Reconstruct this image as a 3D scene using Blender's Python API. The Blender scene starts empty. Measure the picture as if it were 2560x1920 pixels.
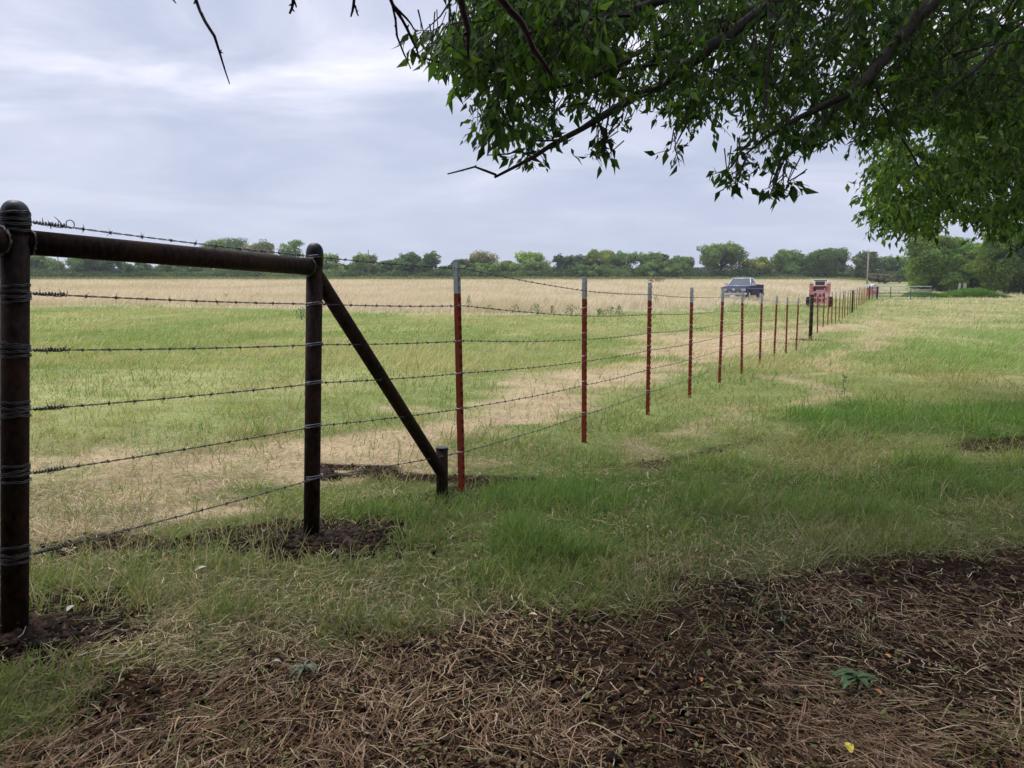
import bpy, bmesh, math, random
import numpy as np
from mathutils import Vector, Matrix

random.seed(11)
rng = np.random.default_rng(11)
S = bpy.context.scene
COL = S.collection
R = math.radians

# ------------------------------------------------------------------ camera
F = 2009.0                 # focal length in pixels of the 2560 px wide photograph
CAMZ = 1.2
PITCH = math.atan((960 - 740.7) / F)
cam_d = bpy.data.cameras.new('camera')
cam_d.sensor_fit = 'HORIZONTAL'; cam_d.sensor_width = 36.0
cam_d.lens = 36.0 * F / 2560
cam_d.clip_start = 0.05; cam_d.clip_end = 6000
cam = bpy.data.objects.new('camera', cam_d); COL.objects.link(cam)
cam.location = (0, 0, CAMZ); cam.rotation_euler = (math.pi / 2 - PITCH, 0, 0)
S.camera = cam

# ------------------------------------------------------------------ sun
SUN_EL, SUN_AZ = R(60), R(322)      # azimuth measured clockwise from +Y
sl = bpy.data.lights.new('sun', 'SUN'); sl.energy = 1.5; sl.angle = R(20); sl.color = (1, .96, .88)
so = bpy.data.objects.new('sun', sl); COL.objects.link(so)
sd = Vector((math.sin(SUN_AZ) * math.cos(SUN_EL), math.cos(SUN_AZ) * math.cos(SUN_EL), math.sin(SUN_EL)))
so.rotation_euler = sd.to_track_quat('Z', 'Y').to_euler()
so.location = (0, 0, 60)

# ------------------------------------------------------------------ world: overcast sky
W = bpy.data.worlds.new('World'); S.world = W; W.use_nodes = True
nt = W.node_tree; nt.nodes.clear()
def N(tree, kind, **kw):
    n = tree.nodes.new(kind)
    for k, v in kw.items(): setattr(n, k, v)
    return n
def L(tree, a, b): tree.links.new(a, b)
def mathn(tree, op, a, b=None, clamp=False):
    n = N(tree, 'ShaderNodeMath', operation=op); n.use_clamp = clamp
    for i, v in enumerate((a, b)):
        if v is None: continue
        if isinstance(v, (int, float)): n.inputs[i].default_value = v
        else: L(tree, v, n.inputs[i])
    return n.outputs[0]
def mixc(tree, fac, a, b, blend='MIX'):
    n = N(tree, 'ShaderNodeMix', data_type='RGBA', blend_type=blend)
    for i, v in ((0, fac), (6, a), (7, b)):
        if isinstance(v, (int, float)): n.inputs[i].default_value = v
        elif isinstance(v, tuple): n.inputs[i].default_value = (*v[:3], 1)
        else: L(tree, v, n.inputs[i])
    return n.outputs[2]
def ramp(tree, fac, stops):
    n = N(tree, 'ShaderNodeValToRGB')
    e = n.color_ramp.elements
    while len(e) < len(stops): e.new(.5)
    for el, (p, c) in zip(e, stops):
        el.position = p; el.color = (*c, 1) if isinstance(c, tuple) else (c, c, c, 1)
    L(tree, fac, n.inputs[0]); return n.outputs[0]
tc = N(nt, 'ShaderNodeTexCoord')
sep = N(nt, 'ShaderNodeSeparateXYZ'); L(nt, tc.outputs['Generated'], sep.inputs[0])
zc = mathn(nt, 'MAXIMUM', sep.outputs[2], 0.0)
zz = mathn(nt, 'ADD', zc, 0.16)
cx = mathn(nt, 'DIVIDE', sep.outputs[0], zz); cy = mathn(nt, 'DIVIDE', sep.outputs[1], zz)
cmb = N(nt, 'ShaderNodeCombineXYZ'); L(nt, cx, cmb.inputs[0]); L(nt, cy, cmb.inputs[1])
mp = N(nt, 'ShaderNodeMapping'); mp.inputs['Scale'].default_value = (.75, 1.0, 1); mp.inputs['Rotation'].default_value = (0, 0, R(-12))
mp.inputs['Location'].default_value = (3.1, 1.4, 0)
L(nt, cmb.outputs[0], mp.inputs[0])
n1 = N(nt, 'ShaderNodeTexNoise'); n1.inputs['Scale'].default_value = 1.5; n1.inputs['Detail'].default_value = 9; n1.inputs['Roughness'].default_value = .56; n1.inputs['Distortion'].default_value = .6
L(nt, mp.outputs[0], n1.inputs['Vector'])
n2 = N(nt, 'ShaderNodeTexNoise'); n2.inputs['Scale'].default_value = .55; n2.inputs['Detail'].default_value = 3
L(nt, mp.outputs[0], n2.inputs['Vector'])
cl = mathn(nt, 'ADD', mathn(nt, 'MULTIPLY', n1.outputs[0], .6), mathn(nt, 'MULTIPLY', n2.outputs[0], .4))
hi = mathn(nt, 'MULTIPLY', mathn(nt, 'SUBTRACT', zc, .07), 4.2, True)      # clouds break up higher in the sky
clc = mathn(nt, 'ADD', mathn(nt, 'MULTIPLY', mathn(nt, 'SUBTRACT', cl, .5), mathn(nt, 'ADD', .55, mathn(nt, 'MULTIPLY', hi, 1.2))), mathn(nt, 'ADD', .47, mathn(nt, 'MULTIPLY', hi, .07)))
cloud = ramp(nt, clc, [(.35, (.41, .455, .60)), (.46, (.475, .52, .66)), (.56, (.58, .61, .75)), (.66, (.76, .77, .88)), (.78, (1.0, 1.0, 1.06))])
bright = mathn(nt, 'ADD', 1.0, mathn(nt, 'MULTIPLY', mathn(nt, 'MAXIMUM', mathn(nt, 'SUBTRACT', zc, .36), 0), 2.6))
cloudb = mixc(nt, 1.0, cloud, (1, 1, 1), 'MULTIPLY')
vm = N(nt, 'ShaderNodeVectorMath', operation='SCALE'); L(nt, cloudb, vm.inputs[0]); L(nt, bright, vm.inputs['Scale'])
sky = N(nt, 'ShaderNodeTexSky', sky_type='NISHITA'); sky.sun_disc = False; sky.sun_elevation = SUN_EL; sky.sun_rotation = SUN_AZ
vs = N(nt, 'ShaderNodeVectorMath', operation='SCALE'); L(nt, sky.outputs[0], vs.inputs[0]); vs.inputs['Scale'].default_value = .08
skymix = mixc(nt, .93, vs.outputs[0], vm.outputs[0])
SKYGAIN = .92
bg = N(nt, 'ShaderNodeBackground'); bg.inputs[1].default_value = SKYGAIN
L(nt, skymix, bg.inputs[0])
ow = N(nt, 'ShaderNodeOutputWorld'); L(nt, bg.outputs[0], ow.inputs[0])

S.view_settings.view_transform = 'Standard'; S.view_settings.look = 'None'
S.view_settings.exposure = 0.44; S.view_settings.gamma = 1.0
try: S.view_settings.use_curve_mapping = False
except Exception: pass
S.render.engine = 'CYCLES'
S.cycles.max_bounces = 6; S.cycles.diffuse_bounces = 3; S.cycles.transmission_bounces = 4; S.cycles.transparent_max_bounces = 6
S.render.resolution_x = 1024; S.render.resolution_y = 768

# ------------------------------------------------------------------ helpers
def smooth(x): x = np.clip(x, 0, 1); return x * x * (3 - 2 * x)
def hash2(ix, iy, seed):
    h = (ix.astype(np.int64) * 374761393 + iy.astype(np.int64) * 668265263 + seed * 974711) & 0xffffffff
    h = ((h ^ (h >> 13)) * 1274126177) & 0xffffffff
    return ((h ^ (h >> 16)) & 0xffff) / 65535.0
def vnoise(x, y, seed=0):
    ix = np.floor(x); iy = np.floor(y); fx = x - ix; fy = y - iy
    fx = fx * fx * (3 - 2 * fx); fy = fy * fy * (3 - 2 * fy)
    a = hash2(ix, iy, seed); b = hash2(ix + 1, iy, seed); c = hash2(ix, iy + 1, seed); d = hash2(ix + 1, iy + 1, seed)
    return (a * (1 - fx) + b * fx) * (1 - fy) + (c * (1 - fx) + d * fx) * fy
def fbm(x, y, seed=0, oct=3):
    s = 0; a = .5; t = 0
    for i in range(oct):
        s = s + a * vnoise(x * 2 ** i, y * 2 ** i, seed + i * 7); t += a; a *= .5
    return s / t

def fence_x(y): return -2.634 + .4749 * y
YF = [-40, 2.4, 3.65, 4.9, 6.9, 8.7, 14, 21.8, 25.4, 27.8, 34, 42, 49, 60, 80, 92, 130, 190, 250, 300, 340, 6000]
ZF = [.05, .155, .085, -.055, -.07, -.10, -.15, -.29, -.17, -.03, -.05, .06, .2, .4, .85, 1.1, 2.3, 4.4, 6.7, 7.6, 7.9, 7.9]
YL = [-40, 2.4, 3.65, 4.9, 6.9, 8.7, 14, 20, 30, 45, 62, 80, 100, 130, 190, 250, 300, 340, 6000]
ZL = [.05, .155, .085, -.055, -.06, -.07, -.08, -.05, .15, .6, .92, 1.35, 2.0, 3.0, 4.9, 6.7, 7.6, 7.9, 7.9]
def terrain(X, Y, rough=True):
    X = np.asarray(X, float); Y = np.asarray(Y, float)
    zf = 0; zl = 0
    for k in (-.06, -.03, 0, .03, .06):
        zf = zf + np.interp(Y * (1 + k), YF, ZF) / 5; zl = zl + np.interp(Y * (1 + k), YL, ZL) / 5
    w = smooth((fence_x(Y) - X - 2.5) / 9)
    z = zf * (1 - w) + zl * w
    # ground falls a little towards the viewer's feet and right
    nearw = smooth((4.5 - Y) / 2.5) * smooth((X + 1.6) / 1.6)
    z = z - nearw * .17
    z = z + .22 * np.exp(-(((X - 12.6) / 1.3) ** 2 + ((Y - 30.2) / .9) ** 2))
    z = z + .10 * np.exp(-(((X - 3.9) / 2.2) ** 2 + ((Y - 7.6) / .8) ** 2))
    # soil heaped round the pipe posts
    for (cx_, cy_, r_, h_) in ((-1.45, 2.42, .34, .015), (-.86, 3.62, .33, .02), (-.30, 4.72, .4, .02)):
        z = z + h_ * np.exp(-(((X - cx_) / r_) ** 2 + ((Y - cy_) / (r_ * .6)) ** 2))
    if rough:
        a = np.clip(Y, 2, 60)
        z = z + .05 * (fbm(X * .9, Y * .9, 3) - .5) * smooth((60 - np.abs(Y)) / 30) + .012 * (fbm(X * 7, Y * 7, 9, 2) - .5) * (np.abs(Y) < 15)
        z = z + .22 * (fbm(X * .12, Y * .12, 21) - .5) * smooth((Y - 30) / 30)
    return z
def tz(x, y): return float(terrain(np.array([x]), np.array([y]))[0])
cp, sp = math.cos(PITCH), math.sin(PITCH)
def P(px, py, Y):
    """point at ground distance Y seen at photo pixel px,py (2560 wide)"""
    a = (px - 1280) / F; b = -(py - 960) / F
    d = Vector((a, cp + b * sp, -sp + b * cp))
    k = Y / d.y
    return Vector((d.x * k, Y, CAMZ + d.z * k))
D2 = 2560 / 2212.0
def Q(px, py, Y): return P(px * D2, py * D2, Y)
def G(px, py):
    """ground point under photo pixel (2560 wide)"""
    a = (px - 1280) / F; b = -(py - 960) / F
    d = (a, cp + b * sp, -sp + b * cp)
    ys = np.exp(np.linspace(math.log(1.2), math.log(400), 1500))
    X = ys * d[0] / d[1]; Z = CAMZ + ys * d[2] / d[1]
    diff = Z - terrain(X, ys, False)
    i = np.argmax(diff < 0) if (diff < 0).any() else len(ys) - 1
    return float(X[i]), float(ys[i])
def GQ(px, py): return G(px * D2, py * D2)

def tag(o, label=None, cat=None, group=None, kind=None):
    if label: o['label'] = label
    if cat: o['category'] = cat
    if group: o['group'] = group
    if kind: o['kind'] = kind
    return o
def empty(name, loc, label, cat, group=None, rz=0, kind=None):
    o = bpy.data.objects.new(name, None); COL.objects.link(o); o.location = loc; o.rotation_euler = (0, 0, rz)
    o.empty_display_size = .2
    return tag(o, label, cat, group, kind)

class MB:
    def __init__(s): s.v = []; s.f = []
    def add(s, vs, fs):
        k = len(s.v); s.v += [tuple(v) for v in vs]; s.f += [tuple(i + k for i in f) for f in fs]; return s
    def box(s, x0, x1, y0, y1, z0, z1, taper=0):
        t = taper
        vs = [(x0, y0, z0), (x1, y0, z0), (x1, y1, z0), (x0, y1, z0), (x0 + t, y0 + t, z1), (x1 - t, y0 + t, z1), (x1 - t, y1 - t, z1), (x0 + t, y1 - t, z1)]
        return s.add(vs, [(3, 2, 1, 0), (4, 5, 6, 7), (0, 1, 5, 4), (1, 2, 6, 5), (2, 3, 7, 6), (3, 0, 4, 7)])
    def hexa(s, vs): return s.add(vs, [(3, 2, 1, 0), (4, 5, 6, 7), (0, 1, 5, 4), (1, 2, 6, 5), (2, 3, 7, 6), (3, 0, 4, 7)])
    def tube(s, pts, rad, n=8, cap=True):
        pts = [Vector(p) for p in pts]
        if not hasattr(rad, '__len__'): rad = [rad] * len(pts)
        k = len(s.v); prev = None
        for i, p in enumerate(pts):
            t = (pts[min(i + 1, len(pts) - 1)] - pts[max(i - 1, 0)])
            if t.length < 1e-9: t = Vector((0, 0, 1))
            t.normalize()
            if prev is None:
                a = Vector((0, 0, 1)) if abs(t.z) < .9 else Vector((1, 0, 0))
                u = t.cross(a).normalized()
            else:
                u = (prev - t * prev.dot(t))
                u = u.normalized() if u.length > 1e-6 else t.orthogonal().normalized()
            prev = u; w = t.cross(u)
            for j in range(n):
                an = 2 * math.pi * j / n
                s.v.append(tuple(p + (u * math.cos(an) + w * math.sin(an)) * rad[i]))
        for i in range(len(pts) - 1):
            for j in range(n):
                a = k + i * n + j; b = k + i * n + (j + 1) % n
                s.f.append((a, b, b + n, a + n))
        if cap:
            s.f.append(tuple(k + j for j in reversed(range(n))))
            s.f.append(tuple(k + (len(pts) - 1) * n + j for j in range(n)))
        return s
    def lathe(s, prof, n=16, c=(0, 0, 0), axis=2):
        k = len(s.v)
        for (r, h) in prof:
            for j in range(n):
                an = 2 * math.pi * j / n; a, b = r * math.cos(an), r * math.sin(an)
                p = (a, b, h) if axis == 2 else ((h, a, b) if axis == 0 else (a, h, b))
                s.v.append((p[0] + c[0], p[1] + c[1], p[2] + c[2]))
        for i in range(len(prof) - 1):
            for j in range(n):
                a = k + i * n + j; b = k + i * n + (j + 1) % n
                s.f.append((a, b, b + n, a + n))
        s.f.append(tuple(k + j for j in reversed(range(n)))); s.f.append(tuple(k + (len(prof) - 1) * n + j for j in range(n)))
        return s
    def prism(s, poly, x0, x1, taper=1.0):
        """side profile poly of (y,z) extruded in x"""
        n = len(poly)
        vs = [(x0, y, z) for y, z in poly] + [(x1, y, z) for y, z in poly]
        fs = [tuple(reversed(range(n))), tuple(range(n, 2 * n))] + [(i, (i + 1) % n, n + (i + 1) % n, n + i) for i in range(n)]
        return s.add(vs, fs)
    def build(s, name, mat, parent=None, smooth_=False, bevel=0):
        me = bpy.data.meshes.new(name); me.from_pydata(s.v, [], s.f); me.update()
        bm = bmesh.new(); bm.from_mesh(me); bmesh.ops.recalc_face_normals(bm, faces=bm.faces)
        if bevel: bmesh.ops.bevel(bm, geom=list(bm.edges), offset=bevel, segments=2, affect='EDGES', clamp_overlap=True)
        bm.to_mesh(me); bm.free()
        if smooth_:
            for p in me.polygons: p.use_smooth = True
        o = bpy.data.objects.new(name, me); COL.objects.link(o); me.materials.append(mat)
        if parent: o.parent = parent
        return o

def bigmesh(name, verts, tris, cols, mat, parent=None, smooth_=False):
    me = bpy.data.meshes.new(name)
    nv, nf = len(verts), len(tris)
    me.vertices.add(nv); me.vertices.foreach_set('co', np.ascontiguousarray(verts, np.float32).ravel())
    k = tris.shape[1]
    me.loops.add(nf * k); me.loops.foreach_set('vertex_index', np.ascontiguousarray(tris, np.int32).ravel())
    me.polygons.add(nf); me.polygons.foreach_set('loop_start', np.arange(0, nf * k, k, dtype=np.int32))
    try: me.polygons.foreach_set('loop_total', np.full(nf, k, np.int32))
    except Exception: pass
    me.update(calc_edges=True)
    if cols is not None:
        a = me.color_attributes.new('Col', 'FLOAT_COLOR', 'POINT')
        c4 = np.ones((nv, 4), np.float32); c4[:, :3] = cols
        a.data.foreach_set('color', c4.ravel())
    if smooth_: me.polygons.foreach_set('use_smooth', np.ones(nf, bool))
    me.materials.append(mat)
    o = bpy.data.objects.new(name, me); COL.objects.link(o)
    if parent: o.parent = parent
    return o

def blades(base, h, w, az, lean, curl, cols, segs=3, flat=None, kink=0):
    """grass blades: base Nx3; returns verts,tris,cols"""
    n = len(base); lv = segs + 1
    dirv = np.stack([np.cos(az), np.sin(az)], 1)
    fz = rng.uniform(0, 2 * np.pi, n)
    side = np.stack([np.cos(fz), np.sin(fz)], 1)
    V = np.zeros((n, 2 * segs + 1, 3)); C = np.zeros((n, 2 * segs + 1, 3))
    pos = base.copy()
    for i in range(lv):
        t = i / segs
        wi = w * (1 - .75 * t ** 1.5)
        if i < segs:
            V[:, 2 * i, :] = pos; V[:, 2 * i + 1, :] = pos
            V[:, 2 * i, :2] -= side * wi[:, None] / 2; V[:, 2 * i + 1, :2] += side * wi[:, None] / 2
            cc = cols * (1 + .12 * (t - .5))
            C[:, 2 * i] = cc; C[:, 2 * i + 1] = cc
        else:
            V[:, 2 * i] = pos; C[:, 2 * i] = cols * 1.06
        ang = lean + curl * t
        st = h / segs
        if kink:
            j = rng.normal(0, kink, n); dirv = np.stack([np.cos(az + j), np.sin(az + j)], 1)
        pos = pos + np.concatenate([dirv * (np.sin(ang) * st)[:, None], (np.cos(ang) * st)[:, None]], 1)
    T = []
    for i in range(segs - 1):
        a = 2 * i
        T += [(a, a + 1, a + 3), (a, a + 3, a + 2)]
    T.append((2 * segs - 2, 2 * segs - 1, 2 * segs))
    T = np.array(T); nvp = 2 * segs + 1
    tris = (T[None] + (np.arange(n) * nvp)[:, None, None]).reshape(-1, 3)
    return V.reshape(-1, 3), tris, C.reshape(-1, 3)
def joinm(parts):
    vs, ts, cs = [], [], []; k = 0
    for v, t, c in parts:
        vs.append(v); ts.append(t + k); cs.append(c); k += len(v)
    return np.concatenate(vs), np.concatenate(ts), np.concatenate(cs)

# ------------------------------------------------------------------ materials
def newmat(name):
    m = bpy.data.materials.new(name); m.use_nodes = True
    t = m.node_tree; return m, t, t.nodes['Principled BSDF']
def setp(b, **kw):
    for k, v in kw.items():
        k = {'spec': 'Specular IOR Level', 'rough': 'Roughness', 'metal': 'Metallic', 'coat': 'Coat Weight'}.get(k, k)
        b.inputs[k].default_value = v
def paint(name, col, rough=.5, metal=0, var=.15, scale=8, spec=.4, coat=0, bump=0):
    m, t, b = newmat(name)
    tc = N(t, 'ShaderNodeTexCoord'); n = N(t, 'ShaderNodeTexNoise'); n.inputs['Scale'].default_value = scale; n.inputs['Detail'].default_value = 5
    L(t, tc.outputs['Object'], n.inputs['Vector'])
    c = ramp(t, n.outputs[0], [(.3, tuple(x * (1 - var) for x in col)), (.7, tuple(min(1, x * (1 + var)) for x in col))])
    L(t, c, b.inputs['Base Color']); setp(b, rough=rough, metal=metal, spec=spec, coat=coat)
    if bump:
        bp = N(t, 'ShaderNodeBump'); bp.inputs['Strength'].default_value = bump; bp.inputs['Distance'].default_value = .01
        L(t, n.outputs[0], bp.inputs['Height']); L(t, bp.outputs[0], b.inputs['Normal'])
    return m
def rustpaint(name, c1, c2, thr=(.5, .62), scale=9, rough=.6, spec=.35, stretch=(1, 1, .5)):
    m, t, b = newmat(name)
    tc = N(t, 'ShaderNodeTexCoord'); mp = N(t, 'ShaderNodeMapping'); mp.inputs['Scale'].default_value = stretch
    L(t, tc.outputs['Object'], mp.inputs[0])
    n = N(t, 'ShaderNodeTexNoise'); n.inputs['Scale'].default_value = scale; n.inputs['Detail'].default_value = 8; n.inputs['Roughness'].default_value = .65
    L(t, mp.outputs[0], n.inputs['Vector'])
    n3 = N(t, 'ShaderNodeTexNoise'); n3.inputs['Scale'].default_value = scale * 9; n3.inputs['Detail'].default_value = 4
    L(t, mp.outputs[0], n3.inputs['Vector'])
    f = ramp(t, n.outputs[0], [(thr[0], 0.0), (thr[1], 1.0)])
    c = mixc(t, f, c1, c2)
    c = mixc(t, ramp(t, n3.outputs[0], [(.35, .0), (.75, .5)]), c, tuple(x * 1.8 + .01 for x in c2))
    L(t, c, b.inputs['Base Color']); setp(b, rough=rough, spec=spec)
    bp = N(t, 'ShaderNodeBump'); bp.inputs['Strength'].default_value = .35; bp.inputs['Distance'].default_value = .004
    L(t, n3.outputs[0], bp.inputs['Height']); L(t, bp.outputs[0], b.inputs['Normal'])
    return m
def foliage(name, trans=.35, rough=.55, spec=.25, gain=1.0, tint=(1.25, 1.35, .6)):
    m, t, b = newmat(name)
    at = N(t, 'ShaderNodeAttribute'); at.attribute_name = 'Col'
    col = at.outputs['Color']
    L(t, col, b.inputs['Base Color']); setp(b, rough=rough, spec=spec)
    tr = N(t, 'ShaderNodeBsdfTranslucent')
    L(t, mixc(t, 1.0, col, tint, 'MULTIPLY'), tr.inputs[0])
    mx = N(t, 'ShaderNodeMixShader'); mx.inputs[0].default_value = trans
    L(t, b.outputs[0], mx.inputs[1]); L(t, tr.outputs[0], mx.inputs[2])
    L(t, mx.outputs[0], t.nodes['Material Output'].inputs[0])
    return m
M = {}
M['pipe'] = rustpaint('rusty_black_pipe', (.010, .007, .006), (.045, .019, .011), (.48, .70), 7, .75, .12)
M['cap'] = paint('dark_cap_steel', (.009, .008, .010), .45, 0, .3, 12, .35)
M['weld'] = paint('weld_metal', (.16, .15, .14), .4, .7, .4, 40)
M['tpost'] = rustpaint('red_post_paint', (.25, .034, .014), (.11, .022, .012), (.5, .75), 12, .6, .2)
M['tip'] = paint('white_tip_paint', (.36, .37, .38), .4, .1, .12, 20)
M['wire'] = paint('weathered_wire', (.11, .105, .10), .5, .4, .35, 60)
M['clip'] = paint('galvanised_clip', (.5, .51, .53), .35, .7, .2, 60)
M['gate'] = paint('gate_green_grey', (.10, .13, .12), .5, .3, .2, 6)
M['gatetop'] = paint('gate_pale_rail', (.42, .44, .42), .5, .2, .2, 6)
M['bark'] = rustpaint('grey_bark', (.022, .018, .015), (.05, .042, .034), (.4, .65), 14, .9, .1, (1, 1, .35))
M['twig'] = paint('brown_twig_bark', (.085, .05, .04), .8, 0, .35, 50, .2, bump=.4)
M['wood'] = rustpaint('weathered_grey_wood', (.20, .17, .14), (.32, .29, .25), (.4, .6), 10, .9, .1, (1, 1, .1))
M['poleb'] = rustpaint('pole_wood', (.10, .075, .06), (.17, .14, .12), (.4, .6), 4, .9, .1, (1, 1, .1))
M['navy'] = paint('navy_car_paint', (.009, .012, .055), .45, 0, .1, 3, .12, 0)
M['navydark'] = paint('dark_lower_paint', (.015, .016, .022), .5, 0, .15, 3, .2, 0)
M['silver'] = paint('silver_cab_paint', (.46, .47, .50), .3, .2, .06, 3, .5, .4)
M['chrome'] = paint('chrome', (.40, .40, .41), .35, .5, .08, 5)
M['glass'] = paint('tinted_glass', (.05, .07, .09), .25, 0, .1, 2, .35)
M['darkglass'] = paint('dark_window', (.012, .013, .014), .1, 0, .1, 2, .5)
M['lamp'] = paint('headlight_glass', (.38, .40, .44), .15, .2, .15, 20, .7)
M['tyre'] = paint('tyre_rubber', (.018, .018, .019), .85, 0, .2, 15, .2)
M['plate'] = paint('plate_white', (.6, .6, .58), .5, 0, .1, 30)
M['ldr'] = rustpaint('faded_red_paint', (.45, .10, .085), (.52, .22, .19), (.4, .65), 2.5, .5, .35)
M['ldrpale'] = rustpaint('chalky_pink_paint', (.55, .24, .22), (.6, .36, .35), (.4, .7), 2.0, .55, .3)
M['ldrdark'] = paint('dark_red_recess', (.20, .03, .03), .5, 0, .2, 5)
M['cage'] = paint('cage_grey', (.23, .24, .24), .5, .2, .15, 5)
M['black'] = paint('black_parts', (.02, .02, .02), .5, 0, .2, 5)
M['shedred'] = rustpaint('shed_red', (.36, .07, .06), (.46, .14, .11), (.4, .65), 2, .7, .2)
M['shedroof'] = paint('shed_pale_metal', (.55, .53, .53), .5, .3, .15, 3)
M['leaf'] = foliage('tree_leaf', .5, .5, .16)
M['farleaf'] = foliage('far_leaf', .35, .8, .04)
M['grass'] = foliage('grass_blade', .35, .8, .04, tint=(1.2, 1.25, .7))
M['straw'] = foliage('straw_blade', .2, .8, .04, tint=(1.1, 1.0, .8))
M['paper'] = paint('pale_litter', (.6, .58, .5), .6, 0, .2, 30)

# ground
mg, t, b = newmat('ground')
at = N(t, 'ShaderNodeAttribute'); at.attribute_name = 'Col'
geo = N(t, 'ShaderNodeNewGeometry')
nA = N(t, 'ShaderNodeTexNoise'); nA.inputs['Scale'].default_value = 28; nA.inputs['Detail'].default_value = 8; nA.inputs['Roughness'].default_value = .7
nB = N(t, 'ShaderNodeTexNoise'); nB.inputs['Scale'].default_value = 1.7; nB.inputs['Detail'].default_value = 6
nC = N(t, 'ShaderNodeTexVoronoi'); nC.inputs['Scale'].default_value = 40
for n in (nA, nB, nC): L(t, geo.outputs['Position'], n.inputs['Vector'])
c = mixc(t, 1.0, at.outputs['Color'], ramp(t, nA.outputs[0], [(.3, .55), (.7, 1.45)]), 'MULTIPLY')
c = mixc(t, 1.0, c, ramp(t, nB.outputs[0], [(.3, .82), (.7, 1.18)]), 'MULTIPLY')
L(t, c, b.inputs['Base Color']); setp(b, rough=1, spec=.0)
hh = mathn(t, 'ADD', nA.outputs[0], mathn(t, 'MULTIPLY', nC.outputs[0], .6))
bp = N(t, 'ShaderNodeBump'); bp.inputs['Strength'].default_value = .8; bp.inputs['Distance'].default_value = .02
L(t, hh, bp.inputs['Height']); L(t, bp.outputs[0], b.inputs['Normal'])
M['ground'] = mg

# ------------------------------------------------------------------ ground cover patches (world space)
GU = np.linspace(-1.7, 1.7, 700); GV = np.linspace(math.log(1.0), math.log(340), 640)
UU, VV = np.meshgrid(GU, GV); GY = np.exp(VV); GX = UU * (GY + 1)
def polymask(pts, soft, warp=.25, seed=0):
    """pts: photo pixels (2212 wide view) -> ground polygon -> soft mask on the patch grid"""
    poly = [GQ(*p) for p in pts]
    s = GY * .5
    X = GX + (fbm(GX / s * 3, GY * 0 + VV * 9, seed + 1) - .5) * warp * GY * .35
    Y = GY * (1 + (fbm(GX / s * 3 + 17, VV * 11, seed + 2) - .5) * warp * .35)
    inside = np.zeros(X.shape, bool); dist = np.full(X.shape, 1e9)
    n = len(poly)
    for i in range(n):
        x1, y1 = poly[i]; x2, y2 = poly[(i + 1) % n]
        if y1 != y2:
            c = ((y1 > Y) != (y2 > Y)) & (X < (x2 - x1) * (Y - y1) / (y2 - y1) + x1)
            inside ^= c
        ex, ey = x2 - x1, y2 - y1; l2 = ex * ex + ey * ey + 1e-9
        tt = np.clip(((X - x1) * ex + (Y - y1) * ey) / l2, 0, 1)
        dist = np.minimum(dist, np.hypot(X - x1 - tt * ex, Y - y1 - tt * ey))
    sdv = np.where(inside, dist, -dist)
    return smooth(.5 + sdv / (soft * GY))
litter = polymask([(-900, 1620), (-200, 1650), (90, 1590), (220, 1500), (400, 1420), (640, 1385), (850, 1350), (960, 1315), (1150, 1325), (1300, 1300), (1500, 1275), (1700, 1255), (1850, 1240), (2000, 1210), (2212, 1175), (3000, 1120), (3600, 1900), (3000, 3500), (-3000, 3500), (-2500, 1900)], .09, .5, 1)
hay = polymask([(-500, 985), (60, 970), (350, 980), (620, 940), (860, 905), (1000, 872), (1100, 848), (1250, 812), (1400, 768), (1500, 738), (1600, 720), (1740, 698), (1800, 686), (1760, 720), (1640, 757), (1450, 806), (1330, 838), (1230, 872), (1060, 935), (950, 1020), (760, 1050), (600, 1085), (400, 1120), (300, 1160), (60, 1190), (-600, 1230)], .07, .7, 11)
hayr = polymask([(1330, 1010), (1500, 930), (1640, 852), (1740, 800), (1820, 735), (1855, 690), (1905, 688), (1890, 735), (1840, 785), (1760, 842), (1650, 885), (1480, 985), (1380, 1040)], .04, .5, 21)
lush = np.maximum.reduce([polymask([(1640, 905), (1800, 868), (2000, 880), (2600, 870), (2800, 960), (2212, 965), (1900, 950), (1700, 960)], .05, .4, 31),
    polymask([(1240, 1040), (1500, 1010), (1800, 1030), (2300, 1000), (2700, 1000), (2400, 1080), (1900, 1110), (1600, 1190), (1250, 1230), (1020, 1200), (1050, 1080)], .05, .5, 41),
    polymask([(760, 1085), (1000, 1075), (1050, 1120), (900, 1180), (560, 1190), (300, 1220), (260, 1290), (150, 1240), (300, 1200), (700, 1130)], .04, .4, 51) * .8,
    polymask([(-300, 1460), (90, 1440), (160, 1500), (80, 1640), (-400, 1640)], .08, .6, 55) * .1])
soil = np.maximum.reduce([polymask([(-400, 1280), (60, 1275), (280, 1285), (360, 1335), (220, 1400), (-60, 1470), (-400, 1470)], .03, .4, 61),
    polymask([(60, 1165), (300, 1165), (560, 1125), (650, 1120), (640, 1150), (540, 1170), (300, 1210), (60, 1220)], .02, .5, 71),
    polymask([(430, 1200), (540, 1150), (660, 1118), (840, 1122), (920, 1145), (800, 1185), (600, 1212)], .02, .4, 75),
    polymask([(690, 1015), (800, 1020), (920, 1030), (1000, 1040), (1110, 1052), (1080, 1075), (940, 1080), (860, 1060), (700, 1060)], .015, .6, 81),
    polymask([(1370, 1000), (1480, 965), (1560, 940), (1500, 985), (1400, 1020)], .02, .6, 91) * .7,
    polymask([(2090, 965), (2300, 955), (2400, 990), (2150, 995)], .02, .5, 95) * .8,
    polymask([(1950, 1250), (2300, 1200), (2700, 1260), (2400, 1340), (2050, 1340)], .05, .6, 97) * .7])
dry = polymask([(-1500, 662), (-300, 661), (300, 663), (700, 668), (1000, 676), (1300, 681), (1430, 672), (1560, 662), (1700, 653), (1780, 640), (1840, 622), (1830, 606), (-1500, 606)], .09, .5, 101)
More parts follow.
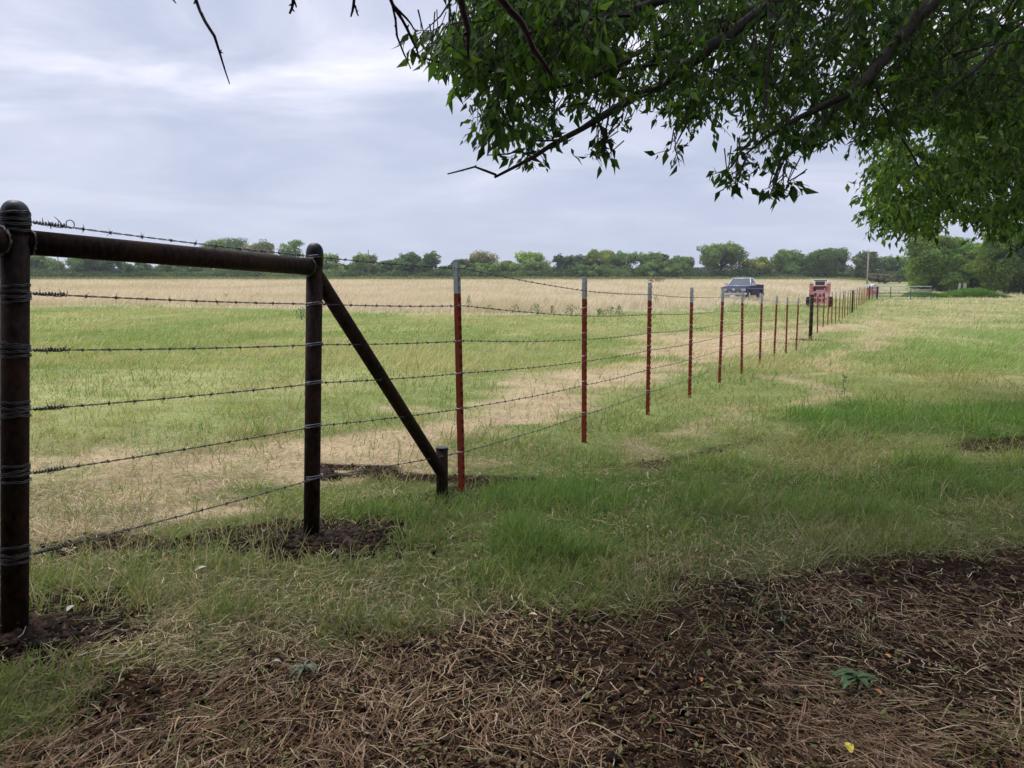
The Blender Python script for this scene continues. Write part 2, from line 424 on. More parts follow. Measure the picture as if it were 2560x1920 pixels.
dry = np.where(GY > 46, np.maximum(dry, 0), dry)
def sample(grid, X, Y):
    u = (X / (np.maximum(Y, 1.0) + 1) + 1.7) / 3.4 * (len(GU) - 1); v = (np.log(np.maximum(Y, 1.0))) / math.log(340) * (len(GV) - 1)
    u = np.clip(u, 0, len(GU) - 1.001); v = np.clip(v, 0, len(GV) - 1.001)
    i = u.astype(int); j = v.astype(int); fu = u - i; fv = v - j
    return (grid[j, i] * (1 - fu) + grid[j, i + 1] * fu) * (1 - fv) + (grid[j + 1, i] * (1 - fu) + grid[j + 1, i + 1] * fu) * fv
def patches(X, Y):
    p = {k: sample(g, X, Y) for k, g in dict(litter=litter, hay=hay, hayr=hayr, lush=lush, soil=soil, dry=dry).items()}
    p['litter'] = np.where(Y < 1.2, 1.0, p['litter'])
    return p
c3 = lambda a: np.array(a)[None, :]
SOIL = c3((.030, .019, .014)); LITT = c3((.050, .030, .019)); HAY = c3((.42, .32, .19)); GREEN = c3((.20, .23, .08)); LUSH = c3((.055, .10, .022))
PALE = c3((.34, .30, .165)); DRYC = c3((.58, .50, .36)); YEL = c3((.34, .32, .14))
def lerp(a, b, t): return a + (b - a) * t[:, None]
def groundcol(X, Y):
    p = patches(X, Y); n = fbm(X * .35, Y * .22, 5); n2 = fbm(X * 1.5, Y * 1.1, 6)
    right = smooth((X - fence_x(Y) - .3) / 1.5)
    c = np.repeat(GREEN, len(X), 0)
    c = lerp(c, YEL, smooth((n - .42) * 4) * .7)
    c = lerp(c, PALE, right * smooth((n2 * .5 + n * .5 - .42) * 5) * .75 * smooth((Y - 18) / 14))
    hm = smooth((fbm(X * 2.2, Y * 1.6, 8) - .25) * 3.5 + smooth((Y - 5) / 2) * .6)
    c = lerp(c, HAY, p['hay'] * (.35 + .63 * hm)); c = lerp(c, HAY, p['hayr'] * .7 * hm)
    c = lerp(c, SOIL * 1.6, p['hay'] * (1 - hm) * smooth((6 - Y) / 2) * .6)
    c = lerp(c, LUSH, p['lush'] * .85)
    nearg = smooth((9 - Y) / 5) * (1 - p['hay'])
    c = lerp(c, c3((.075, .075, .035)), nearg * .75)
    c = lerp(c, DRYC, p['dry'])
    far = smooth((Y - 150) / 60)
    c = lerp(c, c3((.22, .24, .10)), far * .85)
    c = lerp(c, LITT, p['litter']); c = lerp(c, SOIL, p['litter'] * smooth((n2 - .45) * 5))
    c = lerp(c, SOIL, p['soil'])
    return c
ys = np.concatenate([np.linspace(-40, 0, 21)[:-1], np.linspace(0, 1.4, 8)[:-1], np.arange(1.4, 8, .035), np.exp(np.linspace(math.log(8), math.log(340), 260)), np.exp(np.linspace(math.log(360), math.log(800), 8))])
us = np.linspace(-1, 1, 360)
Yg, Ug = np.meshgrid(ys, us, indexing='ij')
Wd = np.where(Yg < 0, 45, np.where(Yg < 8, 4 + Yg * 1.1, 12.8 + (Yg - 8) * 1.25))
Wd = np.where(Yg < 1.3, 5.43 + (1.3 - Yg) * 1.2, Wd)
Xg = Ug * Wd
# beyond the fine middle, widen the outer columns so that the ground reaches far to both sides
outer = np.abs(Ug) > .9
Xg = np.where(outer, np.sign(Ug) * (np.abs(Xg) * (1 + ((np.abs(Ug) - .9) / .1) ** 2 * 9 * np.exp(-np.maximum(Yg, 0) / 40))), Xg)
zg = terrain(Xg.ravel(), Yg.ravel())
cg = groundcol(Xg.ravel(), Yg.ravel())
nr, nc_ = Xg.shape
idx = np.arange(nr * nc_).reshape(nr, nc_)
quads = np.stack([idx[:-1, :-1], idx[:-1, 1:], idx[1:, 1:], idx[1:, :-1]], -1).reshape(-1, 4)
g = bigmesh('ground', np.stack([Xg.ravel(), Yg.ravel(), zg], 1), quads, cg, M['ground'], smooth_=True)
tag(g, kind='structure')

# ------------------------------------------------------------------ grass
def scatter(n, y0, y1, mode='inv', xm=.9):
    if mode == 'inv': Y = 1 / rng.uniform(1 / y1, 1 / y0, n)
    else: Y = np.exp(rng.uniform(math.log(y0), math.log(y1), n))
    X = rng.uniform(-1, 1, n) * (xm * Y + .4)
    return X, Y
def jit(c, s, n): return np.clip(c * (1 + rng.normal(0, s, (n, 1))) * (1 + rng.normal(0, s * .2, (n, 3))), .004, 1)
parts = []
# near green grass
X, Y = scatter(620000, 1.45, 26)
p = patches(X, Y)
n1_ = fbm(X * .8, Y * .6, 31); n2_ = fbm(X * 5, Y * 4, 33)
right = smooth((X - fence_x(Y)) / 1.2)
dens = (1 - p['litter'] * .985) * (1 - p['soil'] * .93) * (1 - p['hay'] * .86) * (1 - p['hayr'] * .45)
dens *= .45 + .55 * smooth((n2_ - .3) * 3.5) + .4 * p['lush']
keep = rng.uniform(0, 1, len(X)) < dens
X, Y = X[keep], Y[keep]; p = {k: v[keep] for k, v in p.items()}; n1_ = n1_[keep]; n2_ = n2_[keep]; right = right[keep]
n = len(X)
lushf = np.clip(p['lush'], 0, 1)
h = (.045 + .03 * lushf + .05 * smooth((n1_ - .5) * 4) * smooth((Y - 5) / 3)) * rng.uniform(.45, 1.9, n) * (1 + .25 * smooth((Y - 6) / 8))
tuft = fbm(X * 2.6, Y * 2.2, 37)
h = h * (.6 + 1.1 * smooth((tuft - .42) * 5))
w = .0026 + .00075 * Y
drymix = np.clip(.36 + .55 * smooth((n1_ - .45) * 4) + .5 * p['hay'] + .35 * p['hayr'] - .45 * lushf, 0, 1)
isdry = rng.uniform(0, 1, n) < drymix * .7
cG = lerp(np.repeat(c3((.21, .29, .09)), n, 0), np.repeat(c3((.33, .36, .13)), n, 0), smooth((fbm(X * .5, Y * .3, 41) - .4) * 4))
cG = lerp(cG, np.repeat(c3((.145, .27, .065)), n, 0), lushf * .75)
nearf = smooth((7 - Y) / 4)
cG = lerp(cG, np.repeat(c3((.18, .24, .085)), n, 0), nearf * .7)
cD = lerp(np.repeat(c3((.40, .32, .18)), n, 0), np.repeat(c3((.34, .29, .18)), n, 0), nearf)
c = np.where(isdry[:, None], cD, cG)
c = jit(c, .2, n)
lean = np.abs(rng.normal(.62, .42, n)) + .45 * isdry; curl = rng.normal(.75, .6, n)
az = rng.normal(0, 1.9, n)
base = np.stack([X, Y, terrain(X, Y) - .006], 1)
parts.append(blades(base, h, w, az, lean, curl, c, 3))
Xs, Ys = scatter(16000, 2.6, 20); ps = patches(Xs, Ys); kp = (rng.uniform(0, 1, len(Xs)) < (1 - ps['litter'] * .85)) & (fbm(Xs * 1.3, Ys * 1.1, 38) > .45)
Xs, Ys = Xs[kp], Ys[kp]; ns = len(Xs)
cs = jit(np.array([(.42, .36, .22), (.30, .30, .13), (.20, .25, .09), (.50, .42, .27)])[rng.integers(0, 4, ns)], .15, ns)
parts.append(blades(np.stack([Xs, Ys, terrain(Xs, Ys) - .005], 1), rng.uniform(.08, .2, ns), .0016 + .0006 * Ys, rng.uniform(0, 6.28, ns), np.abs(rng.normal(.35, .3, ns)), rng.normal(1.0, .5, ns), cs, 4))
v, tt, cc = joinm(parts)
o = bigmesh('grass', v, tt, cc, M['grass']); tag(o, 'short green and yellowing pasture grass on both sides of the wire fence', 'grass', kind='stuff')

# middle distance grass, windblown
X, Y = scatter(330000, 14, 120, 'log', .85)
p = patches(X, Y); n1_ = fbm(X * .35, Y * .25, 31); n2_ = fbm(X * 1.4, Y * .9, 35)
right = smooth((X - fence_x(Y)) / 2)
keep = rng.uniform(0, 1, len(X)) < (1 - p['dry']) * (1 - p['hay'] * .55) * (.5 + .5 * n2_)
X, Y, n1_, n2_, right = X[keep], Y[keep], n1_[keep], n2_[keep], right[keep]; p = {k: v[keep] for k, v in p.items()}
n = len(X)
fresh = right * smooth((X - fence_x(Y) - 2) / 3) * smooth((38 - Y) / 10)
h = (.09 + .13 * smooth((n2_ - .45) * 4)) * rng.uniform(.5, 1.5, n) * (1 + .5 * smooth((Y - 40) / 20))
w = .0007 * Y + .003
c = lerp(np.repeat(c3((.27, .335, .115)), n, 0), np.repeat(c3((.42, .41, .18)), n, 0), smooth((n1_ - .42) * 5))
c = lerp(c, np.repeat(c3((.25, .37, .11)), n, 0), fresh * .7)
palef = np.clip(smooth((n2_ * .55 + n1_ * .45 - .48) * 6) * (.35 + .45 * right * smooth((Y - 22) / 14)) + p['hay'] + p['hayr'] * .7 + .30 * right * smooth((Y - 35) / 25) - .5 * right * smooth((X - fence_x(Y) - 2.5) / 3) * smooth((34 - Y) / 8), 0, 1)
c = np.where((rng.uniform(0, 1, n) < palef)[:, None], c3((.58, .49, .32)), c)
c = jit(c, .16, n)
base = np.stack([X, Y, terrain(X, Y) - .01], 1)
v, tt, cc = blades(base, h, w, rng.normal(.2, .8, n), np.abs(rng.normal(.75, .3, n)), rng.normal(.5, .3, n), c, 2)
o = bigmesh('grass', v, tt, cc, M['grass']); tag(o, 'windblown green and pale grass of the middle pasture', 'grass', kind='stuff')

# tall dry field grass
X, Y = scatter(420000, 36, 235, 'log', .85)
p = patches(X, Y)
extra = smooth((Y - 150) / 60)
keep = rng.uniform(0, 1, len(X)) < np.clip(p['dry'], 0, 1)
X, Y = X[keep], Y[keep]; n = len(X)
n1_ = fbm(X * .12, Y * .07, 51); n2_ = fbm(X * .8, Y * .25, 52)
h = (.42 + .25 * n2_) * rng.uniform(.6, 1.25, n)
w = .00035 * Y + .006
c = lerp(np.repeat(c3((.66, .565, .41)), n, 0), np.repeat(c3((.56, .49, .32)), n, 0), smooth((n1_ - .45) * 5))
c = np.where((rng.uniform(0, 1, n) < .10 + .3 * smooth((n2_ - .62) * 6))[:, None], c3((.40, .36, .19)), c)
c = lerp(c, np.repeat(c3((.24, .25, .11)), n, 0), smooth((Y - 165) / 45) * .8)
c = jit(c, .12, n)
base = np.stack([X, Y, terrain(X, Y) - .02], 1)
v, tt, cc = blades(base, h, w, rng.normal(.1, .7, n), np.abs(rng.normal(.3, .2, n)), rng.normal(.75, .25, n), c, 3)
o = bigmesh('dry_grass', v, tt, cc, M['straw']); tag(o, 'tall pale dry grass covering the far field below the treeline', 'dry grass', kind='stuff')

# straw litter, lying
def straw(nn, y0, y1, mask, length, wid, colr, zoff, kink=.35, lift=.12):
    X, Y = scatter(nn, y0, y1, 'inv', .85)
    p = patches(X, Y); m = mask(p, X, Y)
    keep = rng.uniform(0, 1, nn) < m; X, Y = X[keep], Y[keep]; n = len(X)
    h = length * rng.uniform(.35, 1.5, n) ** 1.2; w = wid * rng.uniform(.6, 1.5, n) + .0004 * Y
    c = colr[rng.integers(0, len(colr), n)]; c = jit(c, .22, n)
    az = rng.uniform(0, 2 * np.pi, n)
    flow = fbm(X * .9, Y * .9, 77) * 6
    az = np.where(rng.uniform(0, 1, n) < .55, flow * .6 + rng.normal(0, .5, n) + np.pi * rng.integers(0, 2, n), az)
    base = np.stack([X, Y, terrain(X, Y) + zoff + rng.exponential(.008, n)], 1)
    return blades(base, h, w, az, np.clip(rng.normal(np.pi / 2 - .10, lift, n), .9, 1.62), rng.normal(.18, .25, n), c, 4, kink=kink)
sc = np.array([(.36, .25, .16), (.27, .175, .11), (.50, .38, .26), (.16, .095, .058), (.36, .235, .14), (.22, .14, .085)])
hc = np.array([(.52, .40, .25), (.42, .30, .17), (.62, .51, .35), (.36, .30, .16), (.22, .16, .10), (.30, .30, .13)])
parts = [straw(70000, 1.4, 9, lambda p, X, Y: p['litter'] * (1 - .6 * p['soil']) * (.06 + .94 * smooth((fbm(X * 2.4, Y * 2.4, 61) - .45) * 5)) * smooth((fbm(X * 9, Y * 9, 62) - .22) * 4), .11, .0027, sc, .003, .18),
         straw(95000, 1.4, 9, lambda p, X, Y: p['litter'] * .8 + p['soil'] * .6, .028, .0032, np.array([(.11, .065, .04), (.19, .12, .075), (.06, .036, .024), (.28, .20, .13)]), 0, .5, .3),
         straw(230000, 2.2, 34, lambda p, X, Y: np.clip(p['hay'] + p['hayr'] * .6 + .2 * (1 - p['litter']) * smooth((9 - Y) / 5) + .08, 0, 1) * (1 - .85 * p['soil']) * (.3 + .7 * smooth((fbm(X * 2, Y * 2, 63) - .3) * 4)), .085, .0024, hc, .008)]
v, tt, cc = joinm(parts)
o = bigmesh('straw', v, tt, cc, M['straw']); tag(o, 'loose dry straw and mown stalks lying on the dark soil and along the fence', 'straw', kind='stuff')

# leaf litter flakes under the tree
Xf, Yf = scatter(16000, 1.7, 8, 'inv', .85); pf = patches(Xf, Yf); kf = rng.uniform(0, 1, len(Xf)) < pf['litter'] * .8 + .05
Xf, Yf = Xf[kf], Yf[kf]; nf_ = len(Xf)
FL = (np.stack([Xf, Yf, terrain(Xf, Yf) + .006 + rng.exponential(.004, nf_)], 1), rng.uniform(.010, .034, nf_), jit(np.array([(.14, .075, .035), (.09, .05, .03), (.22, .13, .06), (.30, .24, .14), (.07, .05, .035), (.17, .18, .07)])[rng.integers(0, 6, nf_)], .2, nf_))
# soil clods
def clods(nn, pts_fn, smin, smax):
    ico_v = np.array([(0, 0, 1), (.89, 0, .45), (.28, .85, .45), (-.72, .53, .45), (-.72, -.53, .45), (.28, -.85, .45), (.72, .53, -.45), (-.28, .85, -.45), (-.89, 0, -.45), (-.28, -.85, -.45), (.72, -.53, -.45), (0, 0, -1)])
    ico_f = np.array([(0, 1, 2), (0, 2, 3), (0, 3, 4), (0, 4, 5), (0, 5, 1), (1, 6, 2), (2, 7, 3), (3, 8, 4), (4, 9, 5), (5, 10, 1), (2, 6, 7), (3, 7, 8), (4, 8, 9), (5, 9, 10), (1, 10, 6), (11, 7, 6), (11, 8, 7), (11, 9, 8), (11, 10, 9), (11, 6, 10)])
    X, Y = pts_fn(nn); n = len(X)
    s = smin * (smax / smin) ** (rng.uniform(0, 1, n) ** 2.2)
    V = ico_v[None] * s[:, None, None] * rng.uniform(.6, 1.35, (n, 12, 1)) * rng.uniform(.6, 1.2, (n, 1, 3))
    V[:, :, 2] *= .75
    V[:, :, 0] += X[:, None]; V[:, :, 1] += Y[:, None]; V[:, :, 2] += (terrain(X, Y) + s * .25)[:, None]
    c = jit(np.array([(.036, .023, .017), (.055, .035, .025), (.022, .015, .012)])[rng.integers(0, 3, n)], .2, n)
    return V.reshape(-1, 3), (ico_f[None] + (np.arange(n) * 12)[:, None, None]).reshape(-1, 3), np.repeat(c, 12, 0)
def soilpts(nn):
    X, Y = scatter(nn, 1.7, 12, 'inv', .85); p = patches(X, Y)
    keep = rng.uniform(0, 1, nn) < np.clip(p['soil'] + .30 * p['litter'], 0, 1); return X[keep], Y[keep]
msoil = paint('clod_soil', (.05, .035, .028), .95, 0, .4, 60, .08, bump=.6)
def matcol(m):
    t = m.node_tree; a = N(t, 'ShaderNodeAttribute'); a.attribute_name = 'Col'; L(t, a.outputs['Color'], t.nodes['Principled BSDF'].inputs['Base Color'])
matcol(msoil)
v, tt, cc = clods(60000, soilpts, .003, .020)
o = bigmesh('soil_clods', v, tt, cc, msoil); tag(o, 'crumbled dark soil clods round the pipe posts and in the shade', 'soil', kind='stuff')
def heap(cx_, cy_, n, r, label):
    def f(nn):
        a = rng.uniform(0, 2 * np.pi, nn); q = np.abs(rng.normal(0, .5, nn)) * r
        return cx_ + np.cos(a) * q, cy_ + np.sin(a) * q * .55
    v, tt, cc = clods(n * 4, f, .005, .030)
    o = bigmesh('soil_heap', v, tt, cc, msoil); tag(o, label, 'soil heap', kind='stuff')

# ------------------------------------------------------------------ pipe brace
P1b = P(37, 1562, 2.41); P1t = P(38, 500, 2.41)
P2b = P(779, 1328, 3.65); P2t = P(787, 607, 3.65)
P3b = P(1105, 1222, 4.69); P3t = P(1105, 1120, 4.69)
brace = empty('pipe_fence_brace', (0, 0, 0), 'rusty dark brown welded pipe brace with capped posts, top rail and diagonal strut', 'fence brace')
brace.location = (P1b.x, P1b.y, P1b.z)
def rel(p, o=brace): return Vector(p) - Vector(o.location)
def pipe(name, a, b, r, mat=M['pipe'], n=28, parent=brace):
    return MB().tube([rel(a, parent), rel(a, parent).lerp(rel(b, parent), .5), rel(b, parent)], r, n).build(name, mat, parent, True)
RP = .0385
def capped(a, t, r, parent):
    d = (t - a).normalized(); top = t - d * r * 1.25
    pipe('post', a - d * .15, top - d * .02, r, parent=parent)
    m = MB(); pts, rad = [], []
    pts.append(rel(top - d * .05, parent)); rad.append(r * 1.05)
    pts.append(rel(top, parent)); rad.append(r * 1.07)
    for k in range(1, 8):
        an = k / 8 * math.pi / 2
        pts.append(rel(top + d * r * 1.25 * math.sin(an), parent)); rad.append(r * 1.05 * math.cos(an) ** .8)
    m.tube(pts, rad, 28).build('post_cap', M['cap'], parent, True)
capped(P1b, P1t, RP, brace); capped(P2b, P2t, .0365, brace)
pipe('stub_post', P3b - Vector((0, 0, .15)), P3t, .035)
MB().tube([rel(P3t - Vector((0, 0, .012))), rel(P3t + Vector((0, 0, .004)))], .0375, 24).build('stub_cap', M['cap'], brace)
r1 = P(36, 603, 2.41); r2 = P(785, 668, 3.65)
pipe('rail', r1, r2, .0375)
rL = r1 + (r1 - r2) * .55
pipe('rail', r1, rL + Vector((0, 0, -.02)), .0375)
pipe('diagonal_strut', P(792, 690, 3.66), P(1103, 1180, 4.67), .0345)
def weld(c, axis, r, n=30):
    m = MB(); axis = Vector(axis).normalized(); u = axis.orthogonal().normalized(); w = axis.cross(u)
    pts = []
    for k in range(n + 1):
        a = 2 * math.pi * k / n
        pts.append(rel(c) + (u * math.cos(a) + w * math.sin(a)) * r * (1 + random.uniform(-.03, .04)) + axis * random.uniform(-.003, .003))
    m.tube(pts, [.0045 * random.uniform(.5, 1.6) for _ in pts], 6, False).build('weld_bead', M['weld'], brace, True)
rd = (r2 - r1).normalized()
weld(r1 + rd * RP * 1.02, rd, .039); weld(r1 - rd * RP * 1.02, rd, .039); weld(r2 - rd * RP * 1.02, rd, .039)

# ------------------------------------------------------------------ T posts and line posts
ORD = ['first', 'second', 'third', 'fourth', 'fifth', 'sixth', 'seventh', 'eighth', 'ninth', 'tenth', 'eleventh', 'twelfth']
YA = [4.91, 6.89, 8.70, 10.5, 12.3, 14.1, 16.0, 17.9, 19.85, 21.9]
YPIPE1 = 25.4
YB = [27.8, 29.9, 31.9, 34, 36.2, 38.3, 40.6, 42.6, 45.1, 47.2]
YPIPE2 = 49.4
YC = [52.2, 54.8, 57.4, 59.9, 62.3, 64.8, 67.3, 69.8, 72.3, 74.8, 77.3]
YCORN = 80.3
HT = 1.35; WH = [1.31, 1.10, .90, .715, .51, .255]
FDIR = Vector((.4749, 1, 0)).normalized(); FN = Vector((FDIR.y, -FDIR.x, 0))   # FN points to the viewer's side
ANG = math.atan2(FN.y, FN.x)
def tpost_mesh(z0, z1, studs):
    m = MB()
    m.box(-.002, .002, -.0185, .0185, z0, z1)
    m.box(-.036, -.002, -.0022, .0022, z0, z1)
    if studs:
        z = z0 + .02
        while z < z1 - .02:
            m.box(.002, .010, -.006, .006, z, z + .022, .0)
            z += .054
    return m
def ring_clip(z):
    m = MB()
    pts = [(.012, -.03, z + .006), (.011, -.016, z + .002), (-.010, -.024, z - .002), (-.038, -.006, z), (-.038, .006, z), (-.010, .024, z + .002), (.011, .016, z), (.012, .03, z - .006), (.014, .04, z)]
    return m.tube(pts, .0016, 5)
def tbase(y):
    x = fence_x(y); return Vector((x, y, tz(x, y)))
protoT = None
def tpost(y, label, clips, group):
    global protoT
    b = tbase(y)
    if protoT is None:
        e = empty('t_post', b, label, 't-post', group, ANG)
        tpost_mesh(-.3, HT - .18, True).build('shaft', M['tpost'], e)
        tpost_mesh(HT - .18, HT, True).build('painted_tip', M['tip'], e)
        for z in WH: ring_clip(z).build('wire_clip', M['clip'], e, True)
        protoT = e
    else:
        e = protoT.copy(); COL.objects.link(e); e.location = b; tag(e, label, 't-post', group)
        for ch in protoT.children:
            if ch.name.startswith('wire_clip') and not clips: continue
            c = ch.copy(); COL.objects.link(c); c.parent = e
    e.rotation_euler = (R(random.uniform(-1.5, 1.5)), R(random.uniform(-1.6, .9)), ANG + R(random.uniform(-6, 6)))
    return e
GRP = 'steel T-posts along the barbed wire fence'
for i, y in enumerate(YA):
    lab = 'red steel T-post with whitish tip, %s one counted from the near pipe brace' % ORD[i]
    e = tpost(y, lab, True, GRP)
    if i == 0: e.rotation_euler = (0, R(-1.0), ANG); e.scale = (1, 1, 1.065)
for i, y in enumerate(YB): tpost(y, 'red T-post with white tip, %s one beyond the first pipe line post' % ORD[i], False, GRP)
for i, y in enumerate(YC): tpost(y, 'small distant red T-post, %s one past the far pipe line post' % ORD[i], False, GRP)
def linepost(y, h, r, label, dx=0):
    b = tbase(y); b.x += dx
    e = empty('pipe_post', b, label, 'fence post', 'single brown pipe posts in the fence line')
    MB().tube([(0, 0, -.3), (0, 0, h * .5), (0, 0, h - .03)], r, 16).build('shaft', M['pipe'], e, True)
    MB().lathe([(r * 1.05, h - .06), (r * 1.05, h - .03), (r * .8, h - .01), (r * .3, h)], 16).build('cap', M['cap'], e, True)
    return e
linepost(YPIPE1, 1.43, .055, 'dark brown pipe line post standing in a ring of dug soil amid the T-posts')
linepost(YPIPE2, 1.4, .055, 'dark distant pipe line post halfway up the far row of T-posts')
linepost(YCORN, 1.45, .06, 'dark pipe corner post at the far end of the fence')
linepost(YCORN + .3, 1.35, .08, 'thick dark pipe gate post carrying the long tube gate', .75)
b = tbase(YPIPE1); heap(b.x, b.y - .1, 500, .55, 'ring of dug dark soil at the foot of the first pipe line post')
for c_, n_, r_, lb in ((P1b, 500, .30, 'dark soil heaped at the foot of the nearest pipe post'), (P2b, 900, .42, 'dark soil heaped at the foot of the second pipe post'), (P3b, 700, .45, 'dark soil heaped round the short stub post and first T-post')):
    heap(c_.x + .06, c_.y, n_, r_, lb)

# ------------------------------------------------------------------ barbed wires
Y1 = [480, 633, 755, 883, 1020, 1195]; Y2 = [556, 657, 744, 826, 918, 1029]
NAMES = ['topmost', 'second', 'third', 'fourth', 'fifth', 'lowest']
def catpts(ps, step=.02, sag=.004):
    out = []
    for a, b in zip(ps[:-1], ps[1:]):
        l = (b - a).length; k = max(2, int(l / step))
        for i in range(k):
            t = i / k; q = a.lerp(b, t); q.z -= sag * l * 4 * t * (1 - t); out.append(q)
    out.append(ps[-1]); return out
for s in range(6):
    cam_side = Vector((FN.x, FN.y, 0))
    a = Q(33, Y1[s], 2.41) + cam_side * (RP + .004) ; a = Q(62, Y1[s] + (1 if s else 0), 2.46) + cam_side * .012
    b_ = Q(678, Y2[s], 3.65) + cam_side * (.0365 + .004)
    ts = []
    for y in YA + [YPIPE1] + YB + [YPIPE2] + YC + [YCORN]:
        off = .06 if y in (YPIPE1, YPIPE2, YCORN) else .013
        q = tbase(y) + cam_side * off; q.z += WH[s] * (1.03 if y in (YPIPE1,) else 1.065 if y == YA[0] else 1); ts.append(q)
    strand = empty('barbed_wire', a, '%s strand of twisted barbed wire running along the T-post fence' % NAMES[s], 'barbed wire', 'strands of barbed wire')
    m = MB(); near = catpts([a, b_] + ts[:4], .012); org = Vector(strand.location)
    # arc length helix
    for ph in (0, math.pi):
        pts = []; dist = 0
        for i, q in enumerate(near):
            if i: dist += (q - near[i - 1]).length
            tdir = (near[min(i + 1, len(near) - 1)] - near[max(i - 1, 0)]).normalized()
            u = tdir.cross(Vector((0, 0, 1))).normalized(); w = u.cross(tdir)
            an = dist / .045 * 2 * math.pi * .5 + ph
            pts.append(q - org + (u * math.cos(an) + w * math.sin(an)) * .0019)
        m.tube(pts, .0015, 5, False)
    far = catpts(ts[3:], 1.0, .002)
    m.tube([q - org for q in far], .0034, 4)
    # barbs
    dist = 0; nxt = .05
    for i in range(1, len(near)):
        dist += (near[i] - near[i - 1]).length
        if dist > nxt:
            nxt = dist + .105 * random.uniform(.85, 1.15)
            q = near[i] - org; tdir = (near[i] - near[i - 1]).normalized()
            u = tdir.cross(Vector((0, 0, 1))).normalized(); w = u.cross(tdir)
            loop = [q + tdir * (.006 * (k / 12 - .5)) + (u * math.cos(k * .9) + w * math.sin(k * .9)) * .0048 for k in range(13)]
            m.tube(loop, .0014, 4, False)
            for sg in range(2):
                an = random.uniform(0, 6.28); dv = (u * math.cos(an) + w * math.sin(an)) * .017 + tdir * random.uniform(-.008, .008)
                m.tube([q - dv * .6, q, q + dv], [.0005, .0014, .0004], 4)
    m.build('strand', M['wire'], strand, True)
    # wrapping on the first post
    wm = MB(); c0 = Q(33, Y1[s] + 3, 2.41) - org; c0 = Vector((c0.x, 2.41 - org.y, c0.z))
    for k in range(4):
        pts = []; z0 = .013 * (k - 1.5) + random.uniform(-.004, .004); tl = random.uniform(-.006, .009); phs = random.uniform(0, 6)
        for j in range(41):
            an = 2 * math.pi * j / 40
            pts.append(c0 + Vector((math.cos(an) * .0415, math.sin(an) * .0415, z0 + tl * math.sin(an + phs) + .0011 * math.sin(an * 5 + phs))))
        wm.tube(pts, .0016, 5, False)
        pts2 = [p_ + Vector((.0008 * math.sin(j * 1.3), 0, .0045 + .001 * math.cos(j * 1.3))) for j, p_ in enumerate(pts)]
        wm.tube(pts2, .0015, 5, False)
    # tail twisted back round the strand
    dirv = (b_ - a).normalized(); u = dirv.cross(Vector((0, 0, 1))).normalized(); w = u.cross(dirv)
    pts = [c0 + Vector((.041, -.01, .0))]
    for k in range(60):
        tt_ = k / 59; rr = .004 + .004 * abs(math.sin(k * .7)) * (1 if k > 22 else .5)
        pts.append(dirv * (.005 + .105 * tt_) + (u * math.cos(k * 1.15) + w * math.sin(k * 1.15)) * rr)
    wm.tube(pts, .0018, 5, False)
    for k in range(6):
        q = dirv * random.uniform(.02, .12); an = random.uniform(0, 6.28)
        dv = (u * math.cos(an) + w * math.sin(an)) * random.uniform(.012, .022) + dirv * random.uniform(-.012, .012)
        wm.tube([q, q + dv * .6, q + dv + w * .004], [.0016, .0014, .0004], 4)
    if s == 0:
        cc_ = dirv * .125
        wm.tube([cc_ + dirv * (.014 * math.cos(k * .5)) + w * (.013 * math.sin(k * .5) + .008) for k in range(15)], .0016, 5)
        wm.tube([dirv * .10, dirv * .09 + w * .012, dirv * .072 + w * .026], [.0018, .0018, .0006], 5)
    wm.build('post_wrap', M['wire'], strand, True)
    # tie round the second post
    tm = MB(); c2 = Q(678, Y2[s], 3.65) - org
    for k in range(2):
        tm.tube([c2 + Vector((math.cos(j * .314) * .0405, math.sin(j * .314) * .0405, .005 * k + .006 * math.sin(j * .314 + 1 + k))) for j in range(21)], .0016, 5, False)
    tm.build('wire_tie', M['clip'], strand, True)

# ------------------------------------------------------------------ tube gate
GA = P(2180, 749, 82.0); GB = P(2327, 751.5, 82.0)
gate = empty('tube_gate', (GA.x, GA.y, GA.z), 'long dark green tube gate with pale top rail beyond the far fence corner', 'gate')
Lg = (GB - GA).length; gz = [.06, .36, .66, .97, 1.32]
for i, z in enumerate(gz):
    MB().tube([(0, 0, z), (Lg, 0, z)], .042, 10).build('rail', M['gatetop'] if i >= 3 else M['gate'], gate, True)
for x in (0, Lg * .31, Lg * .65, Lg):
    MB().box(x - .04, x + .04, -.03, .03, -.05, 1.32).build('upright', M['gate'], gate)
gate.rotation_euler = (0, 0, 0)

# ------------------------------------------------------------------ pickup truck
tx, ty = P(1858, 745, 63.5).x, 63.5
truck = empty('pickup_truck', (tx - 1.0, ty - .9, tz(tx, ty) - .02), 'dark blue pickup truck with silver cab top parked in the dry grass', 'pickup truck', rz=R(-31))
hw = .98
m = MB()
def arch(cy, r=.47, n=9): return [(cy - r * math.cos(math.pi * k / n), .42 + r * .95 * math.sin(math.pi * k / n)) for k in range(n + 1)]
prof = [(.05, .45), (.0, .62), (.0, .98), (.10, 1.06), (1.45, 1.17), (3.05, 1.20), (3.06, 1.30), (5.25, 1.30), (5.32, .55), (5.2, .42)]
prof += list(reversed(arch(4.25))) + list(reversed(arch(1.0)))
m.prism(prof, -hw, hw); m.build('body', M['navy'], truck, bevel=.0)
MB().box(-hw + .1, hw - .1, 3.2, 5.1, 1.302, 1.306).build('bed_floor', M['black'], truck)
m = MB()   # cab frame pieces
def quadbar(a, b, w, dm): return MB().tube([a, b], w, 6)
x0, x1 = .90, .70
m = MB()
